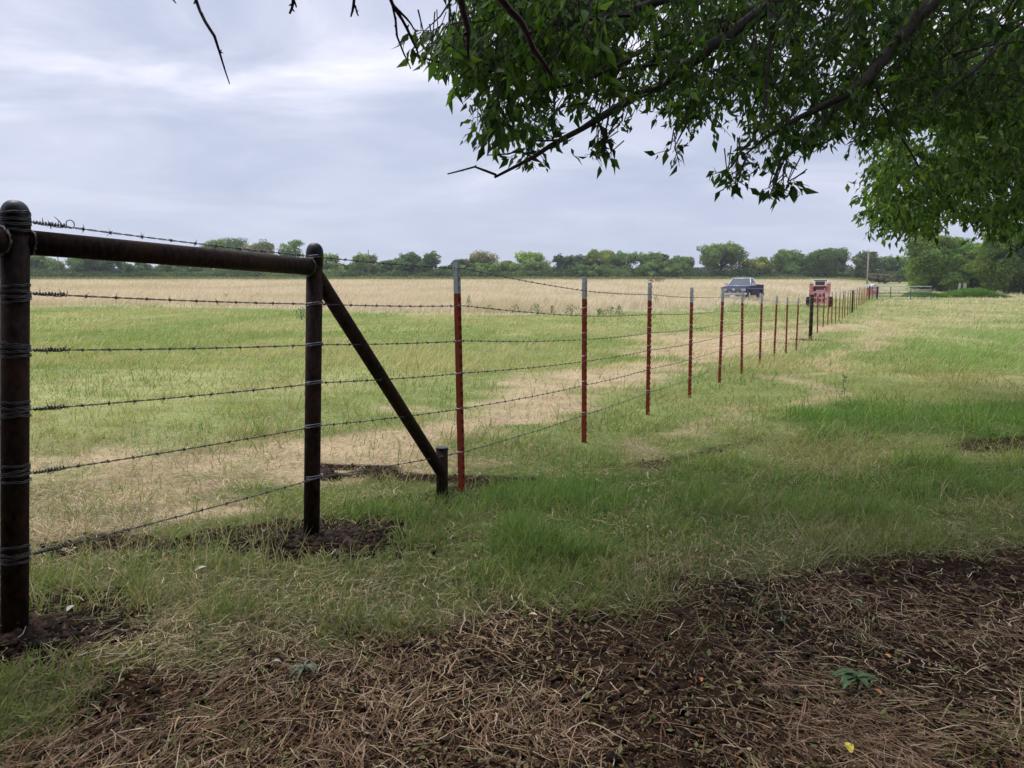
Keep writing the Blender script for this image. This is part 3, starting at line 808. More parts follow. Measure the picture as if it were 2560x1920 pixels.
m.hexa([(-x1, 2.02, 1.74), (x1, 2.02, 1.74), (x1, 2.92, 1.76), (-x1, 2.92, 1.76), (-x1 + .06, 2.12, 1.81), (x1 - .06, 2.12, 1.81), (x1 - .06, 2.85, 1.82), (-x1 + .06, 2.85, 1.82)])
for sx in (-1, 1):
    m.tube([(sx * x0, 1.45, 1.16), (sx * x1, 2.06, 1.76)], .045, 8)
    m.tube([(sx * x0, 3.0, 1.18), (sx * x1, 2.88, 1.76)], .07, 8)
    m.tube([(sx * .92, 1.5, 1.19), (sx * .92, 3.0, 1.2)], .03, 8)
m.tube([(-x0, 1.45, 1.17), (x0, 1.45, 1.17)], .03, 8)
m.hexa([(-x0, 2.9, 1.18), (x0, 2.9, 1.18), (x0, 3.02, 1.18), (-x0, 3.02, 1.18), (-x1, 2.82, 1.35), (x1, 2.82, 1.35), (x1, 2.98, 1.35), (-x1, 2.98, 1.35)])
m.build('cab_top', M['silver'], truck, True)
MB().hexa([(-.86, 1.47, 1.18), (.86, 1.47, 1.18), (.86, 1.52, 1.18), (-.86, 1.52, 1.18), (-.66, 2.04, 1.75), (.66, 2.04, 1.75), (.66, 2.09, 1.75), (-.66, 2.09, 1.75)]).build('windshield', M['glass'], truck)
for sx in (-1, 1):
    a_, b2 = sx * .895, sx * .865
    MB().hexa([(b2, 1.62, 1.2), (a_, 1.62, 1.2), (a_, 2.92, 1.2), (b2, 2.92, 1.2), (sx * .665, 2.12, 1.74), (sx * .69, 2.12, 1.74), (sx * .69, 2.82, 1.74), (sx * .665, 2.82, 1.74)]).build('side_window', M['darkglass'], truck)
    mm = MB().box(sx * 1.08 - .11, sx * 1.08 + .11, 1.62, 1.70, 1.24, 1.39).tube([(sx * .93, 1.68, 1.22), (sx * 1.05, 1.66, 1.27)], .018, 6)
    mm.build('mirror', M['silver'], truck)
    MB().box(sx * .76 - .16, sx * .76 + .16, -.035, .02, .74, .95).build('headlight', M['lamp'], truck)
    for k, wy in enumerate((1.0, 4.25)):
        ty_ = MB().lathe([(.30, -.12), (.37, -.10), (.39, -.05), (.39, .05), (.37, .10), (.30, .12)], 20, (sx * .84, wy, .39), 0).build('tyre', M['tyre'], truck, True)
        MB().lathe([(.10, .0), (.24, -.01), (.26, .015), (.20, .03), (.08, .05)], 16, (sx * .84 + (0.11 if sx > 0 else -.14), wy, .39), 0).build('rim', M['chrome'], ty_, True)
MB().box(-.55, .55, -.03, .01, .74, .96).build('grille', M['black'], truck)
gm = MB()
for z in (.745, .85, .95): gm.box(-.58, .58, -.05, -.03, z - .014, z + .014)
gm.box(-.60, -.56, -.05, -.03, .73, .964); gm.box(.56, .60, -.05, -.03, .73, .964)
gm.build('grille_trim', M['chrome'], truck)
MB().lathe([(.02, -.065), (.10, -.06), (.11, -.05)], 16, (0, 0, .85), 1).build('grille_badge', M['lamp'], truck)
for sx in (-.32, .3): MB().box(sx - .07, sx + .07, -.05, .0, .64, .70).build('fog_lamp', M['lamp'], truck)
MB().prism([(-.14, .44), (-.16, .50), (-.16, .58), (-.10, .62), (.10, .62), (.10, .44)], -1.0, 1.0).build('bumper', M['chrome'], truck, bevel=.012)
MB().box(-.24, .16, -.185, -.165, .30, .45).build('licence_plate', M['plate'], truck)
MB().box(hw - .004, hw + .006, .1, 5.2, .955, .985).build('side_trim', M['chrome'], truck)
MB().box(hw - .004, hw + .004, 1.5, 3.9, .45, .62).build('rocker_panel', M['navydark'], truck)
MB().box(-hw, hw, 5.3, 5.42, .45, .60).build('rear_bumper', M['black'], truck)
MB().tube([(-.5, 1.4, 1.15), (-.5, 1.5, 1.95)], .006, 5).build('aerial', M['black'], truck)

# ------------------------------------------------------------------ skid steer loader (seen from behind)
lx = P(2049, 745, 59).x
ld = empty('skid_steer_loader', (lx, 59, tz(lx, 59) - .03), 'faded red skid steer loader seen from behind beside the fence', 'loader', rz=R(-20))
k = 1.0
MB().box(-.60, .60, .05, 2.2, .32, .98).build('body', M['cage'], ld, bevel=.02)
MB().prism([(-.02, .30), (-.05, .5), (-.02, 1.12), (.05, 1.18), (.10, 1.18), (.10, .30)], -.60, .60).build('engine_door', M['ldrpale'], ld, bevel=.01)
for (xa, xb, za, zb) in ((-.40, -.21, .78, 1.08), (-.13, .10, .78, 1.00), (.19, .33, .78, 1.05), (-.40, -.21, .42, .68), (-.13, .10, .42, .66), (.19, .33, .42, .66)):
    MB().box(xa, xb, -.072, -.02, za, zb).build('vent_panel', M['ldrdark'], ld)
MB().lathe([(.005, -.085), (.16, -.085), (.17, -.04)], 18, (.42, 0, .78), 1).build('round_cover', M['ldrpale'], ld, True)
MB().box(-.28, .42, -.02, .9, 1.18, 1.30).build('hood', M['ldrpale'], ld, bevel=.03)
for sx in (-1, 1):
    MB().prism([(-.02, 1.0), (-.06, 1.62), (.02, 1.74), (.30, 1.74), (1.9, 1.1), (2.3, .55), (2.1, .5), (1.6, .95), (.22, 1.30), (.22, 1.0)], sx * .60 - .12, sx * .60 + .12).build('lift_arm', M['ldr'], ld, bevel=.01)
    MB().box(sx * .60 - .13, sx * .60 + .13, -.09, .30, 1.742, 1.80).build('arm_cap', M['plate'], ld)
    MB().box(sx * .60 - .09 , sx * .60 + .09, .02, .20, .35, 1.0).build('arm_tower', M['cage'], ld)
    for wy in (.55, 1.65):
        w_ = MB().lathe([(.24, -.13), (.37, -.12), (.40, -.07), (.40, .07), (.37, .12), (.24, .13)], 20, (sx * .80, wy, .40), 0).build('tyre', M['tyre'], ld, True)
        MB().lathe([(.05, 0), (.22, 0), (.23, .02)], 16, (sx * .80 + (.11 if sx > 0 else -.13), wy, .40), 0).build('rim', M['plate'], w_, True)
MB().tube([(-.5, -.02, 1.58), (.5, -.02, 1.58)], .035, 8).build('cross_tube', M['ldrpale'], ld, True)
MB().tube([(-.5, .05, 1.42), (.5, .05, 1.42)], .03, 8).build('cross_tube', M['ldrdark'], ld, True)
cg_ = MB()
for sx in (-.47, .47):
    cg_.tube([(sx, .35, 1.1), (sx, .42, 2.02), (sx, 1.5, 2.02), (sx, 1.75, 1.0)], .03, 8)
cg_.tube([(-.47, .42, 2.03), (.47, .42, 2.03)], .03, 8); cg_.tube([(-.47, 1.5, 2.03), (.47, 1.5, 2.03)], .03, 8)
cg_.build('roll_cage', M['plate'], ld, True)
MB().box(-.46, .46, .44, 1.5, 1.96, 2.0).build('cage_roof', M['black'], ld)
MB().box(-.33, .33, .50, .54, 1.62, 1.92).build('rear_window', M['glass'], ld, bevel=.01)
MB().box(-.44, .44, .9, 1.4, 1.1, 1.62).build('cab_interior', M['black'], ld)

# ------------------------------------------------------------------ small red shed behind the gate
sx_, sy_ = P(2187, 735, 93).x, 93
shed = empty('small_shed', (sx_, sy_, tz(sx_, sy_) + .0), 'small red shed with pale gable front behind the gate and far fence corner', 'shed', rz=R(-8))
MB().box(-.48, .48, 0, 1.6, -.1, 1.02).build('wall', M['shedred'], shed)
MB().add([(-.55, -.03, 1.02), (.55, -.03, 1.02), (.36, -.03, 1.26), (0, -.03, 1.40), (-.36, -.03, 1.26), (-.55, 1.65, 1.02), (.55, 1.65, 1.02), (.36, 1.65, 1.26), (0, 1.65, 1.40), (-.36, 1.65, 1.26)],
         [(0, 1, 2, 3, 4), (9, 8, 7, 6, 5), (0, 5, 6, 1), (1, 6, 7, 2), (2, 7, 8, 3), (3, 8, 9, 4), (4, 9, 5, 0)]).build('gable_roof', M['shedroof'], shed)
MB().box(-.06, .06, -.04, -.03, 1.08, 1.25).build('vent', M['black'], shed)
tm_ = MB()
for z in (.15, .38, .6, .82): tm_.box(-.48, .48, -.015, 0, z, z + .04)
tm_.build('wall_batten', M['shedroof'], shed)
MB().box(.42, .50, -.02, .0, .0, 1.02).build('corner_trim', M['shedroof'], shed)

# ------------------------------------------------------------------ weathered wood posts, utility poles
for px, lean, lb in ((2396, 9, 'leaning weathered grey wooden post behind the green weeds, left one of the pair'), (2410, 4, 'thicker weathered grey wooden post behind the green weeds, right one of the pair')):
    q = P(px, 728, 100); z = tz(q.x, 100)
    MBp = MB().tube([(0, 0, -.2), (.03, 0, .5), (0, 0, 1.0)], [.16, .14, .13] if px < 2400 else [.2, .18, .17], 10)
    o = MBp.build('wooden_post', M['wood'], None); o.location = (q.x, 100, q.z + .0 if False else P(px, 728, 100).z); o.rotation_euler = (0, R(lean), 0)
    tag(o, lb, 'post')
def upole(px, top, Yd, lb, r=.16, arm=False, pale=False):
    q = P(px, 700, Yd); zb = tz(q.x, Yd); zt = P(px, top, Yd).z
    e = empty('utility_pole', (q.x, Yd, zb), lb, 'utility pole', 'utility poles along the treeline')
    MB().tube([(0, 0, -.3), (0, 0, zt - zb)], [r, r * .7], 10).build('pole', M['wood'] if pale else M['poleb'], e, True)
    MB().tube([(0, -.14, zt - zb - .9), (0, -.14, zt - zb - .3)], .09, 8).build('insulator', M['cage'], e, True)
upole(148, 632, 215, 'thin dark utility pole standing in the treeline gap right of the nearest pipe post')
upole(922, 624, 215, 'bare wooden utility pole between the second pipe post and the first T-post')
upole(1566, 640, 215, 'dark utility pole in front of the trees left of the pickup')
upole(2168, 625, 170, 'pale grey utility pole rising above the gate corner', .17, pale=True)

# ------------------------------------------------------------------ trees
def leafcards(C, size, cols, aspect=.6, droop=0, nrm=None):
    """diamond leaves at centres C with random orientation"""
    n = len(C)
    a = rng.normal(0, 1, (n, 3)); a[:, 2] -= droop; a /= np.linalg.norm(a, axis=1)[:, None]
    r = rng.normal(0, 1, (n, 3))
    if nrm is not None: r = nrm + r * .45; a = np.cross(a, r); a /= np.linalg.norm(a, axis=1)[:, None] + 1e-9
    b = np.cross(a, r); b /= np.linalg.norm(b, axis=1)[:, None] + 1e-9
    s = size[:, None]
    V = np.stack([C - a * s * .5, C + b * s * aspect * .5, C + a * s * .5, C - b * s * aspect * .5], 1)
    T = np.array([(0, 1, 2), (0, 2, 3)])
    return V.reshape(-1, 3), (T[None] + (np.arange(n) * 4)[:, None, None]).reshape(-1, 3), np.repeat(cols, 4, 0)
def far_tree(px, top, wpx, base, Yd, hue, lb, dens=1.0, group='trees of the far treeline', airy=0, low=.25, name='tree'):
    q = P(px, base, Yd); zb = tz(q.x, Yd); zt = P(px, top, Yd).z; H = (zt - zb) * 1.03; Wd_ = wpx / F * Yd * 1.18
    e = empty(name, (q.x, Yd, zb), lb, 'tree' if name != 'bush' else 'bush', group)
    rr = random.Random(int(px * 7 + top))
    # trunk and limbs
    m = MB(); r0 = .035 * H
    lean = rr.uniform(-.06, .06) * H
    trunk = [(0, 0, -.3), (lean * .3, 0, H * .2), (lean * .7, 0, H * .45), (lean, 0, H * .75)]
    m.tube(trunk, [r0, r0 * .8, r0 * .55, r0 * .2], 8)
    lobes = []
    nl = int(20 + 9 * Wd_ / max(H, .1) * (1 if airy < .5 else 1.6))
    for k_ in range(nl):
        f = (k_ + .5) / nl
        a = rr.uniform(0, 6.283); hz = low + (1 - low) * rr.uniform(.06, .86) ** .85
        rad = Wd_ * .5 * math.sqrt(max(.05, 1 - (max(0, hz - .52) / .56) ** 2)) * rr.uniform(.25, .78)
        c = Vector((math.cos(a) * rad + lean * hz, math.sin(a) * rad * .8, H * hz))
        s = min(Wd_ * .9, H) * rr.uniform(.11, .27) * (1 - .35 * airy)
        lobes.append((c, s))
        m.tube([(lean * .5 * hz, 0, H * min(hz * .55, .6)), tuple(c * .6 + Vector((0, 0, H * hz * .25))), tuple(c)], [r0 * .4, r0 * .25, r0 * .08], 5)
    lobes.append((Vector((lean + rr.uniform(-.15, .15) * Wd_, 0, H * .86)), min(Wd_, H) * .17))
    m.build('trunk', M['bark'], e, True)
    Cs, Ss, Ks, Ns = [], [], [], []
    leafs = max(.0019 * Yd, .30)
    for (c, s) in lobes:
        n = int(46 * dens * (s / leafs) ** 1.9 * (1 - .55 * airy)) + 40
        d = rng.normal(0, 1, (n, 3)); d /= np.linalg.norm(d, axis=1)[:, None]
        rad = s * rng.uniform(.35, 1.15, n) ** .5
        wob = 1 + .35 * np.sin(d[:, 0] * 5 + c.x) * np.cos(d[:, 2] * 4 + c.z)
        pts = np.array(c)[None] + d * (rad * wob)[:, None] * np.array([1.1, 1.1, .78])
        Cs.append(pts); Ss.append(leafs * rng.uniform(.5, 1.5, n)); Ns.append(d + np.array([0, 0, .35]))
        base_c = np.array(hue) * rr.uniform(.62, 1.38) * np.array([rr.uniform(.9, 1.15), 1, rr.uniform(.85, 1.1)])
        Ks.append(jit(base_c[None], .2, n))
    C = np.concatenate(Cs); C[:, 2] = np.maximum(C[:, 2], .05)
    v, tt, cc = leafcards(C, np.concatenate(Ss), np.concatenate(Ks), .7, 0, np.concatenate(Ns))
    bigmesh('crown', v, tt, cc, M['farleaf'], e)
    return e
DK = (.10, .165, .06); MD = (.165, .25, .075); LT = (.25, .33, .10); OL = (.24, .24, .12); YG = (.15, .17, .04)
TL = [
 (40, 627, 150, 690, 235, DK, 'dark tree at the far left of the treeline, behind the nearest pipe post', .9, 0),
 (-70, 610, 150, 690, 240, MD, 'tree at the treeline left of the nearest pipe post', .9, 0),
 (110, 640, 90, 690, 232, MD, 'small dark tree just left of the leftmost utility pole under the pipe rail', 1, 0),
 (240, 636, 160, 690, 230, DK, 'broad dense dark tree seen under the pipe rail right of the leftmost utility pole', 1.1, 0),
 (345, 655, 72, 690, 228, DK, 'small sparse tree in a gap under the middle of the pipe rail', .6, .6),
 (450, 650, 140, 692, 236, MD, 'wide mid green tree under the pipe rail before the rail crosses the treeline', 1, 0),
 (560, 602, 130, 696, 246, MD, 'tall tree whose olive top shows above the pipe rail, leftmost of three', .8, .3),
 (652, 609, 80, 696, 244, OL, 'tall tree whose top shows above the pipe rail, middle of three', .7, .4),
 (733, 600, 66, 696, 242, MD, 'sparse upright tree top above the rail just left of the second pipe post', .55, .8),
 (620, 655, 170, 696, 232, DK, 'low dark tree mass below the right half of the pipe rail', 1, 0),
 (735, 662, 110, 697, 230, MD, 'low bushy tree directly left of the second pipe post', 1, 0),
 (828, 637, 60, 697, 232, LT, 'light green tree directly right of the second pipe post', .9, .1),
 (868, 662, 60, 697, 238, DK, 'low dark tree between the diagonal strut and the bare pole', 1, 0),
 (912, 640, 70, 698, 228, MD, 'mid green tree behind the bare wooden utility pole', 1, 0),
 (985, 650, 80, 698, 232, MD, 'rounded tree left of the big dark round tree before the first T-post', 1, 0),
 (1050, 634, 108, 700, 228, DK, 'big dark rounded tree left of the first T-post', 1.2, 0),
 (1125, 664, 90, 700, 234, MD, 'low green tree filling the dip left of the first T-post', 1, 0),
 (1163, 650, 60, 700, 238, DK, 'dark tree rising right behind the first T-post', 1, 0),
 (1205, 633, 90, 700, 236, OL, 'thin grey olive tree top right of the first T-post', .5, .7),
 (1225, 660, 130, 701, 226, MD, 'broad bushy tree below the thin olive tree', 1.1, 0),
 (1325, 633, 96, 701, 230, LT, 'light green open rounded tree midway between first and second T-posts', .7, .5),
 (1275, 652, 60, 701, 234, OL, 'small olive tree beside the light green rounded tree', .7, .3),
 (1420, 642, 88, 702, 236, DK, 'dark tree at the left end of the long canopy behind the second T-post', 1, .1),
 (1500, 628, 110, 702, 236, (.22, .27, .07), 'tall tree with yellowish top above the second T-post', 1, .1),
 (1556, 635, 74, 702, 234, MD, 'tall mid green tree just left of the pole near the third T-post', 1, .1),
 (1476, 664, 116, 703, 222, (.15, .23, .07), 'rounded fresh green bush tree in front, behind the second T-post', 1.2, 0),
 (1622, 636, 66, 703, 232, MD, 'round topped tree right of the pole near the third T-post', 1, .1),
 (1658, 632, 30, 703, 236, DK, 'narrow tree top poking up between two rounded trees left of the pickup', .8, .3),
 (1697, 643, 74, 703, 234, MD, 'flat topped tree left of the sky gap before the pickup', .9, .1),
 (1650, 660, 156, 704, 222, (.14, .21, .065), 'broad fresh green bush tree in front, left of the pickup', 1.2, 0),
 (1800, 614, 136, 705, 226, (.16, .23, .07), 'tallest broad tree standing right behind the pickup', .85, .45),
 (1893, 644, 90, 705, 226, (.24, .27, .08), 'yellowish green tree to the right of the pickup cab', .9, .1),
 (1958, 630, 70, 706, 228, MD, 'upright green tree left of the loader', .9, .2),
 (1997, 632, 26, 706, 232, DK, 'slender dark tree top between the trees left of the loader', .8, .2),
 (2068, 624, 108, 707, 224, (.12, .18, .06), 'large dense tree right behind the red loader', 1.2, 0),
 (2020, 650, 60, 707, 228, DK, 'dark tree filling in left behind the loader', 1, 0),
 (2162, 630, 72, 708, 215, (.10, .135, .05), 'pale green tree behind the pole at the gate corner', .8, .3),
 (2240, 641, 112, 709, 215, MD, 'spreading tree behind the left half of the tube gate', .9, .2),
 (2208, 686, 84, 712, 180, (.17, .16, .11), 'greyish brown bush behind the small red shed', 1, 0),
 (2120, 680, 60, 709, 216, DK, 'low dark tree in the sky gap between loader and gate corner', 1, 0),
 (2268, 676, 66, 712, 200, DK, 'dark low tree at the left foot of the big right-hand tree', 1, 0),
]
for r_ in TL:
    far_tree(r_[0], r_[1], r_[2], r_[3], r_[4], r_[5], r_[6], r_[7], airy=r_[8], low=.12 if r_[8] < .4 else .35)
far_tree(2350, 594, 150, 728, 120, (.17, .25, .06), 'big olive green tree at the right behind the green weed bank', 1.5, 'nearer trees on the right', .0, .02)
far_tree(2425, 612, 150, 728, 118, (.16, .25, .055), 'drooping green tree right beside the big olive tree', 1.5, 'nearer trees on the right', .0, .02)
far_tree(2560, 560, 230, 730, 105, (.15, .23, .05), 'large tree at the right edge above the dry grass', 1.3, 'nearer trees on the right', .1, .1)
far_tree(2530, 690, 160, 730, 150, DK, 'low dark bluish bush tree far right under the edge tree', 1, 'nearer trees on the right', 0, .05)
far_tree(2760, 600, 260, 730, 120, MD, 'tree beyond the right edge of the field', 1.0, 'nearer trees on the right', .1, .1)
for i, (px, tp) in enumerate(((-260, 615), (-430, 620), (-640, 612))):
    far_tree(px, tp, 190, 690, 240, MD, ['tree in the treeline left of the view', 'second tree in the treeline left of the view', 'third tree in the treeline left of the view'][i], .9)
# undergrowth strip under the treeline: one mass of low brush
n = 90000
X = rng.uniform(-1, 1, n) * 190; Y = rng.normal(226, 3.5, n); hgt = .7 + 2.9 * fbm(X * .16, Y * .02, 71)
Y = np.where(X > 95, rng.normal(205, 5, n), Y)
Z = terrain(X, Y) + hgt * rng.uniform(0, 1, n) ** .8
kk = fbm(X * .2, Z * .5, 72)
c = lerp(np.repeat(c3((.06, .095, .045)), n, 0), np.repeat(c3((.12, .16, .06)), n, 0), smooth((kk - .4) * 4))
v, tt, cc = leafcards(np.stack([X, Y, Z], 1), rng.uniform(.25, .75, n), jit(c, .2, n), .7)
o = bigmesh('undergrowth', v, tt, cc, M['farleaf']); tag(o, 'dark undergrowth filling the foot of the far treeline', 'undergrowth', kind='stuff')
# far hills of woodland seen as one mass behind gaps
n = 40000
X = rng.uniform(-1, 1, n) * 260; Y = rng.normal(285, 8, n)
Z = terrain(X, Y) + (2.2 + 3.0 * fbm(X * .05, Y * .01, 75)) * rng.uniform(0, 1, n) ** .7
v, tt, cc = leafcards(np.stack([X, Y, Z], 1), rng.uniform(.4, 1.1, n), jit(c3((.055, .08, .05)), .15, n), .8)
o = bigmesh('distant_wood', v, tt, cc, M['farleaf']); tag(o, 'bluish distant wood seen through the gaps of the treeline', 'wood', kind='stuff')
# pale weeds strip in front of the treeline
n = 26000
X = rng.uniform(-1, 1, n) * 150; Y = rng.uniform(196, 222, n)
Z = terrain(X, Y) + .25 + (.9 * fbm(X * .3, Y * .1, 81)) * rng.uniform(0, 1, n)
v, tt, cc = leafcards(np.stack([X, Y, Z], 1), rng.uniform(.15, .45, n), jit(np.array([(.17, .19, .07), (.12, .155, .05), (.24, .23, .10)])[rng.integers(0, 3, n)], .2, n), .6)
o = bigmesh('weeds', v, tt, cc, M['farleaf']); tag(o, 'yellow green weeds along the foot of the treeline', 'weeds', kind='stuff')
# bright green weed bank right
gx0, gy0 = P(2400, 735, 88).x, 88
n = 16000
u = rng.uniform(-1, 1, n); X = P(2395, 735, 90).x + u * 5.6; Y = 90 + rng.uniform(-1.6, 1.6, n)
prof_ = (.75 + .35 * np.sin(u * 5)) * np.clip(1 - u * u, 0, 1) ** .5
Z = terrain(X, Y) + prof_ * rng.uniform(0, 1, n)
v, tt, cc = leafcards(np.stack([X, Y, Z], 1), rng.uniform(.08, .22, n), jit(np.array([(.10, .20, .04), (.13, .23, .05)])[rng.integers(0, 2, n)], .18, n), .6)
o = bigmesh('weed_bank', v, tt, cc, M['farleaf']); tag(o, 'bright green bank of weeds right of the tube gate', 'weeds', kind='stuff')

# ------------------------------------------------------------------ shade tree overhead
LEAFT = np.array([(0, 1, 2), (0, 2, 3), (1, 4, 2), (2, 4, 3)])
def realleaves(base, dirv, size, cols, wid=.42):
    """folded pointed leaves: base point, direction, length"""
    n = len(base)
    d = dirv / np.linalg.norm(dirv, axis=1)[:, None]
    r = rng.normal(0, 1, (n, 3)); b = np.cross(d, r); b /= np.linalg.norm(b, axis=1)[:, None]
    nn = np.cross(d, b); s = size[:, None]
    V = np.stack([base, base + d * s * .38 + b * s * wid * .5 + nn * s * .09, base + d * s * .45, base + d * s * .38 - b * s * wid * .5 + nn * s * .09, base + d * s - nn * s * .12], 1)
    return V.reshape(-1, 3), (LEAFT[None] + (np.arange(n) * 5)[:, None, None]).reshape(-1, 3), np.repeat(cols, 5, 0)
def inpoly(px, py, poly):
    ins = np.zeros(len(px), bool); n = len(poly)
    for i in range(n):
        x1, y1 = poly[i]; x2, y2 = poly[(i + 1) % n]
        if y1 == y2: continue
        ins ^= ((y1 > py) != (y2 > py)) & (px < (x2 - x1) * (py - y1) / (y2 - y1) + x1)
    return ins
def Qn(px, py, Y):
    a = (px * D2 - 1280) / F; b = -(py * D2 - 960) / F
    dy = cp + b * sp; k = Y / dy
    return np.stack([a * k, Y, CAMZ + (-sp + b * cp) * k], 1)
tree = empty('shade_tree', (4.9, 2.4, tz(4.9, 2.4)), 'leafy tree whose low dark branches hang over the view from the upper right', 'tree')
to = Vector(tree.location)
def twigset(n, poly_fn, depth, leafsize, ncl, colr, droop=1.2, spread=.13):
    px, py, w = poly_fn(n); dep = depth(px, py)
    B = Qn(px, py, dep); n = len(B)
    td = rng.normal(0, 1, (n, 3)); td[:, 2] = -np.abs(td[:, 2]) * .6 - .25; td /= np.linalg.norm(td, axis=1)[:, None]
    tl = rng.uniform(.6, 1.4, n) * spread
    tone = rng.normal(0, .22, n)
    lb, ldv, ls, lc = [], [], [], []
    for k_ in range(ncl):
        t_ = (k_ + .4) / ncl
        b_ = B + td * (tl * t_)[:, None] + rng.normal(0, .008, (n, 3))
        dv = rng.normal(0, .75, (n, 3)) + td * .7; dv[:, 2] -= droop
        lb.append(b_); ldv.append(dv); ls.append(leafsize * rng.uniform(.38, 1.4, n))
        c_ = colr[rng.integers(0, len(colr), n)] * np.exp(tone)[:, None]; lc.append(jit(c_, .16, n))
    leaf = realleaves(np.concatenate(lb), np.concatenate(ldv), np.concatenate(ls), np.concatenate(lc))
    return leaf, B, B + td * tl[:, None]
POLY = [(905, 85), (935, 78), (962, 90), (970, 40), (985, -90), (2400, -90), (2400, 470), (2212, 300), (1900, 300), (1862, 345), (1840, 330), (1815, 350), (1790, 300), (1770, 345), (1745, 335), (1715, 345), (1690, 395), (1665, 380), (1650, 350), (1625, 335), (1600, 385), (1570, 375), (1590, 345), (1640, 318), (1600, 300), (1575, 265), (1540, 285), (1500, 300), (1478, 310), (1450, 335), (1440, 300), (1450, 255), (1420, 250), (1390, 262), (1378, 235), (1330, 245), (1300, 252), (1290, 270), (1250, 272), (1245, 235), (1225, 245), (1205, 285), (1180, 300), (1150, 320), (1160, 345), (1140, 345), (1125, 340), (1100, 320), (1075, 300), (1040, 270), (1060, 235), (1035, 225), (1010, 195), (985, 170), (960, 160), (930, 140), (912, 118)]
HOLES = [(1255, 255, 26, 34), (1225, 215, 22, 24), (1520, 260, 30, 24), (1620, 245, 24, 20), (1700, 190, 18, 26), (1465, 110, 14, 10), (1770, 110, 10, 18), (1850, 15, 16, 18), (1420, 130, 26, 20), (1590, 210, 20, 26), (1040, 225, 10, 10), (1690, 160, 14, 22), (1760, 330, 20, 14)]
def mainpoly(n):
    px = rng.uniform(890, 2400, n * 2); py = rng.uniform(-100, 440, n * 2)
    wx = px + (fbm(px / 30, py / 30, 5) - .5) * 40; wy = py + (fbm(px / 30 + 50, py / 30, 6) - .5) * 40
    ok = inpoly(wx, wy + 40 - 24 * (px < 1190), POLY)
    for (hx, hy, a, b_) in HOLES: ok &= ((px - hx) / a) ** 2 + ((py - hy) / b_) ** 2 > 1
    # denser towards the top right, looser at the fringe
    dens = np.clip(.30 + (px - 900) / 1500 + (300 - py) / 500, .25, 1)
    ok &= rng.uniform(0, 1, len(px)) < dens
    clump = fbm(px / 34, py / 34, 15, 4); ok &= clump > .42 + .04 * (px < 1400)
    px, py = px[ok], py[ok]
    return px, py, None
lcol = np.array([(.036, .072, .018), (.050, .098, .021), (.025, .050, .016), (.085, .14, .03), (.03, .06, .018)])
dfun = lambda px, py: np.clip(rng.uniform(3.1, 6.6, len(px)) + (px - 900) / 900, 3, 9)
leafA, tA, tB = twigset(7000, mainpoly, dfun, .058, 7, lcol, .9, .15)
# hanging sprays
def spray(pts, n):
    def f(_):
        px, py = [], []
        for (a, b_, s) in pts:
            px.append(rng.normal(a, s, n)); py.append(rng.normal(b_, s, n))
        return np.concatenate(px), np.concatenate(py), None
    return f
leafS, sA, sB = twigset(0, spray([(1297, 318, 11), (1300, 295, 6), (1135, 335, 9), (1570, 365, 6), (1590, 388, 6), (1700, 385, 8), (1665, 400, 5), (1460, 320, 8), (1290, 250, 12), (1345, 232, 12)], 7), lambda px, py: rng.uniform(3.9, 4.3, len(px)), .064, 3, lcol, 1.0, .09)
# upper left leaves, nearer, with backlighting put into their lighter green
def ul(n):
    px = rng.uniform(960, 1320, n); py = rng.uniform(-40, 150, n); ok = (px > 975 + (150 - py) * .05) | (rng.uniform(0, 1, n) < .3); return px[ok], py[ok], None
leafU, uA, uB = twigset(260, ul, lambda px, py: rng.uniform(3.2, 4.2, len(px)), .066, 5, np.array([(.08, .15, .028), (.065, .12, .026)]), 1.2, .13)
# crown out of view, overhead and behind (it is what shades the ground)
n = 330000
a = rng.uniform(0, 2 * np.pi, n); q = np.sqrt(rng.uniform(0, 1, n))
X = 1.0 + np.cos(a) * q * 11; Y = -4.9 + np.sin(a) * q * 6.7
cl_ = fbm(X * .6, Y * .6, 91)
edge = 1 - q ** 3
Z = 2.6 + 3.4 * edge * rng.uniform(0, 1, n) + rng.normal(0, .35, n) + .9 * cl_
low_ = (Y < -5.0); Z = np.where(low_ & (rng.uniform(0, 1, n) < .55), rng.uniform(.2, 4.5, n), Z)
# keep what the photograph shows free of it
dep_ = Y * cp - (Z - CAMZ) * sp
u_ = X / np.maximum(dep_, .05) * F + 1280; v_ = 960 - ((Y * sp + (Z - CAMZ) * cp) / np.maximum(dep_, .05)) * F
vis = (dep_ > 0) & (u_ > -1100) & (u_ < 3600) & (v_ > -260)
near_cam = (X ** 2 + Y ** 2 + (Z - CAMZ) ** 2) < 1.6
keep = ~vis & ~near_cam & (cl_ > .30)
C = np.stack([X, Y, Z], 1)[keep]; n = len(C)
leafO = leafcards(C, rng.uniform(.09, .17, n), jit(lcol[rng.integers(0, 5, n)], .2, n), .5, .5)
v, tt, cc = joinm([leafA, leafS, leafU, leafO]); v = v - np.array(to)[None]
bigmesh('foliage', v, tt, cc, M['leaf'], tree)
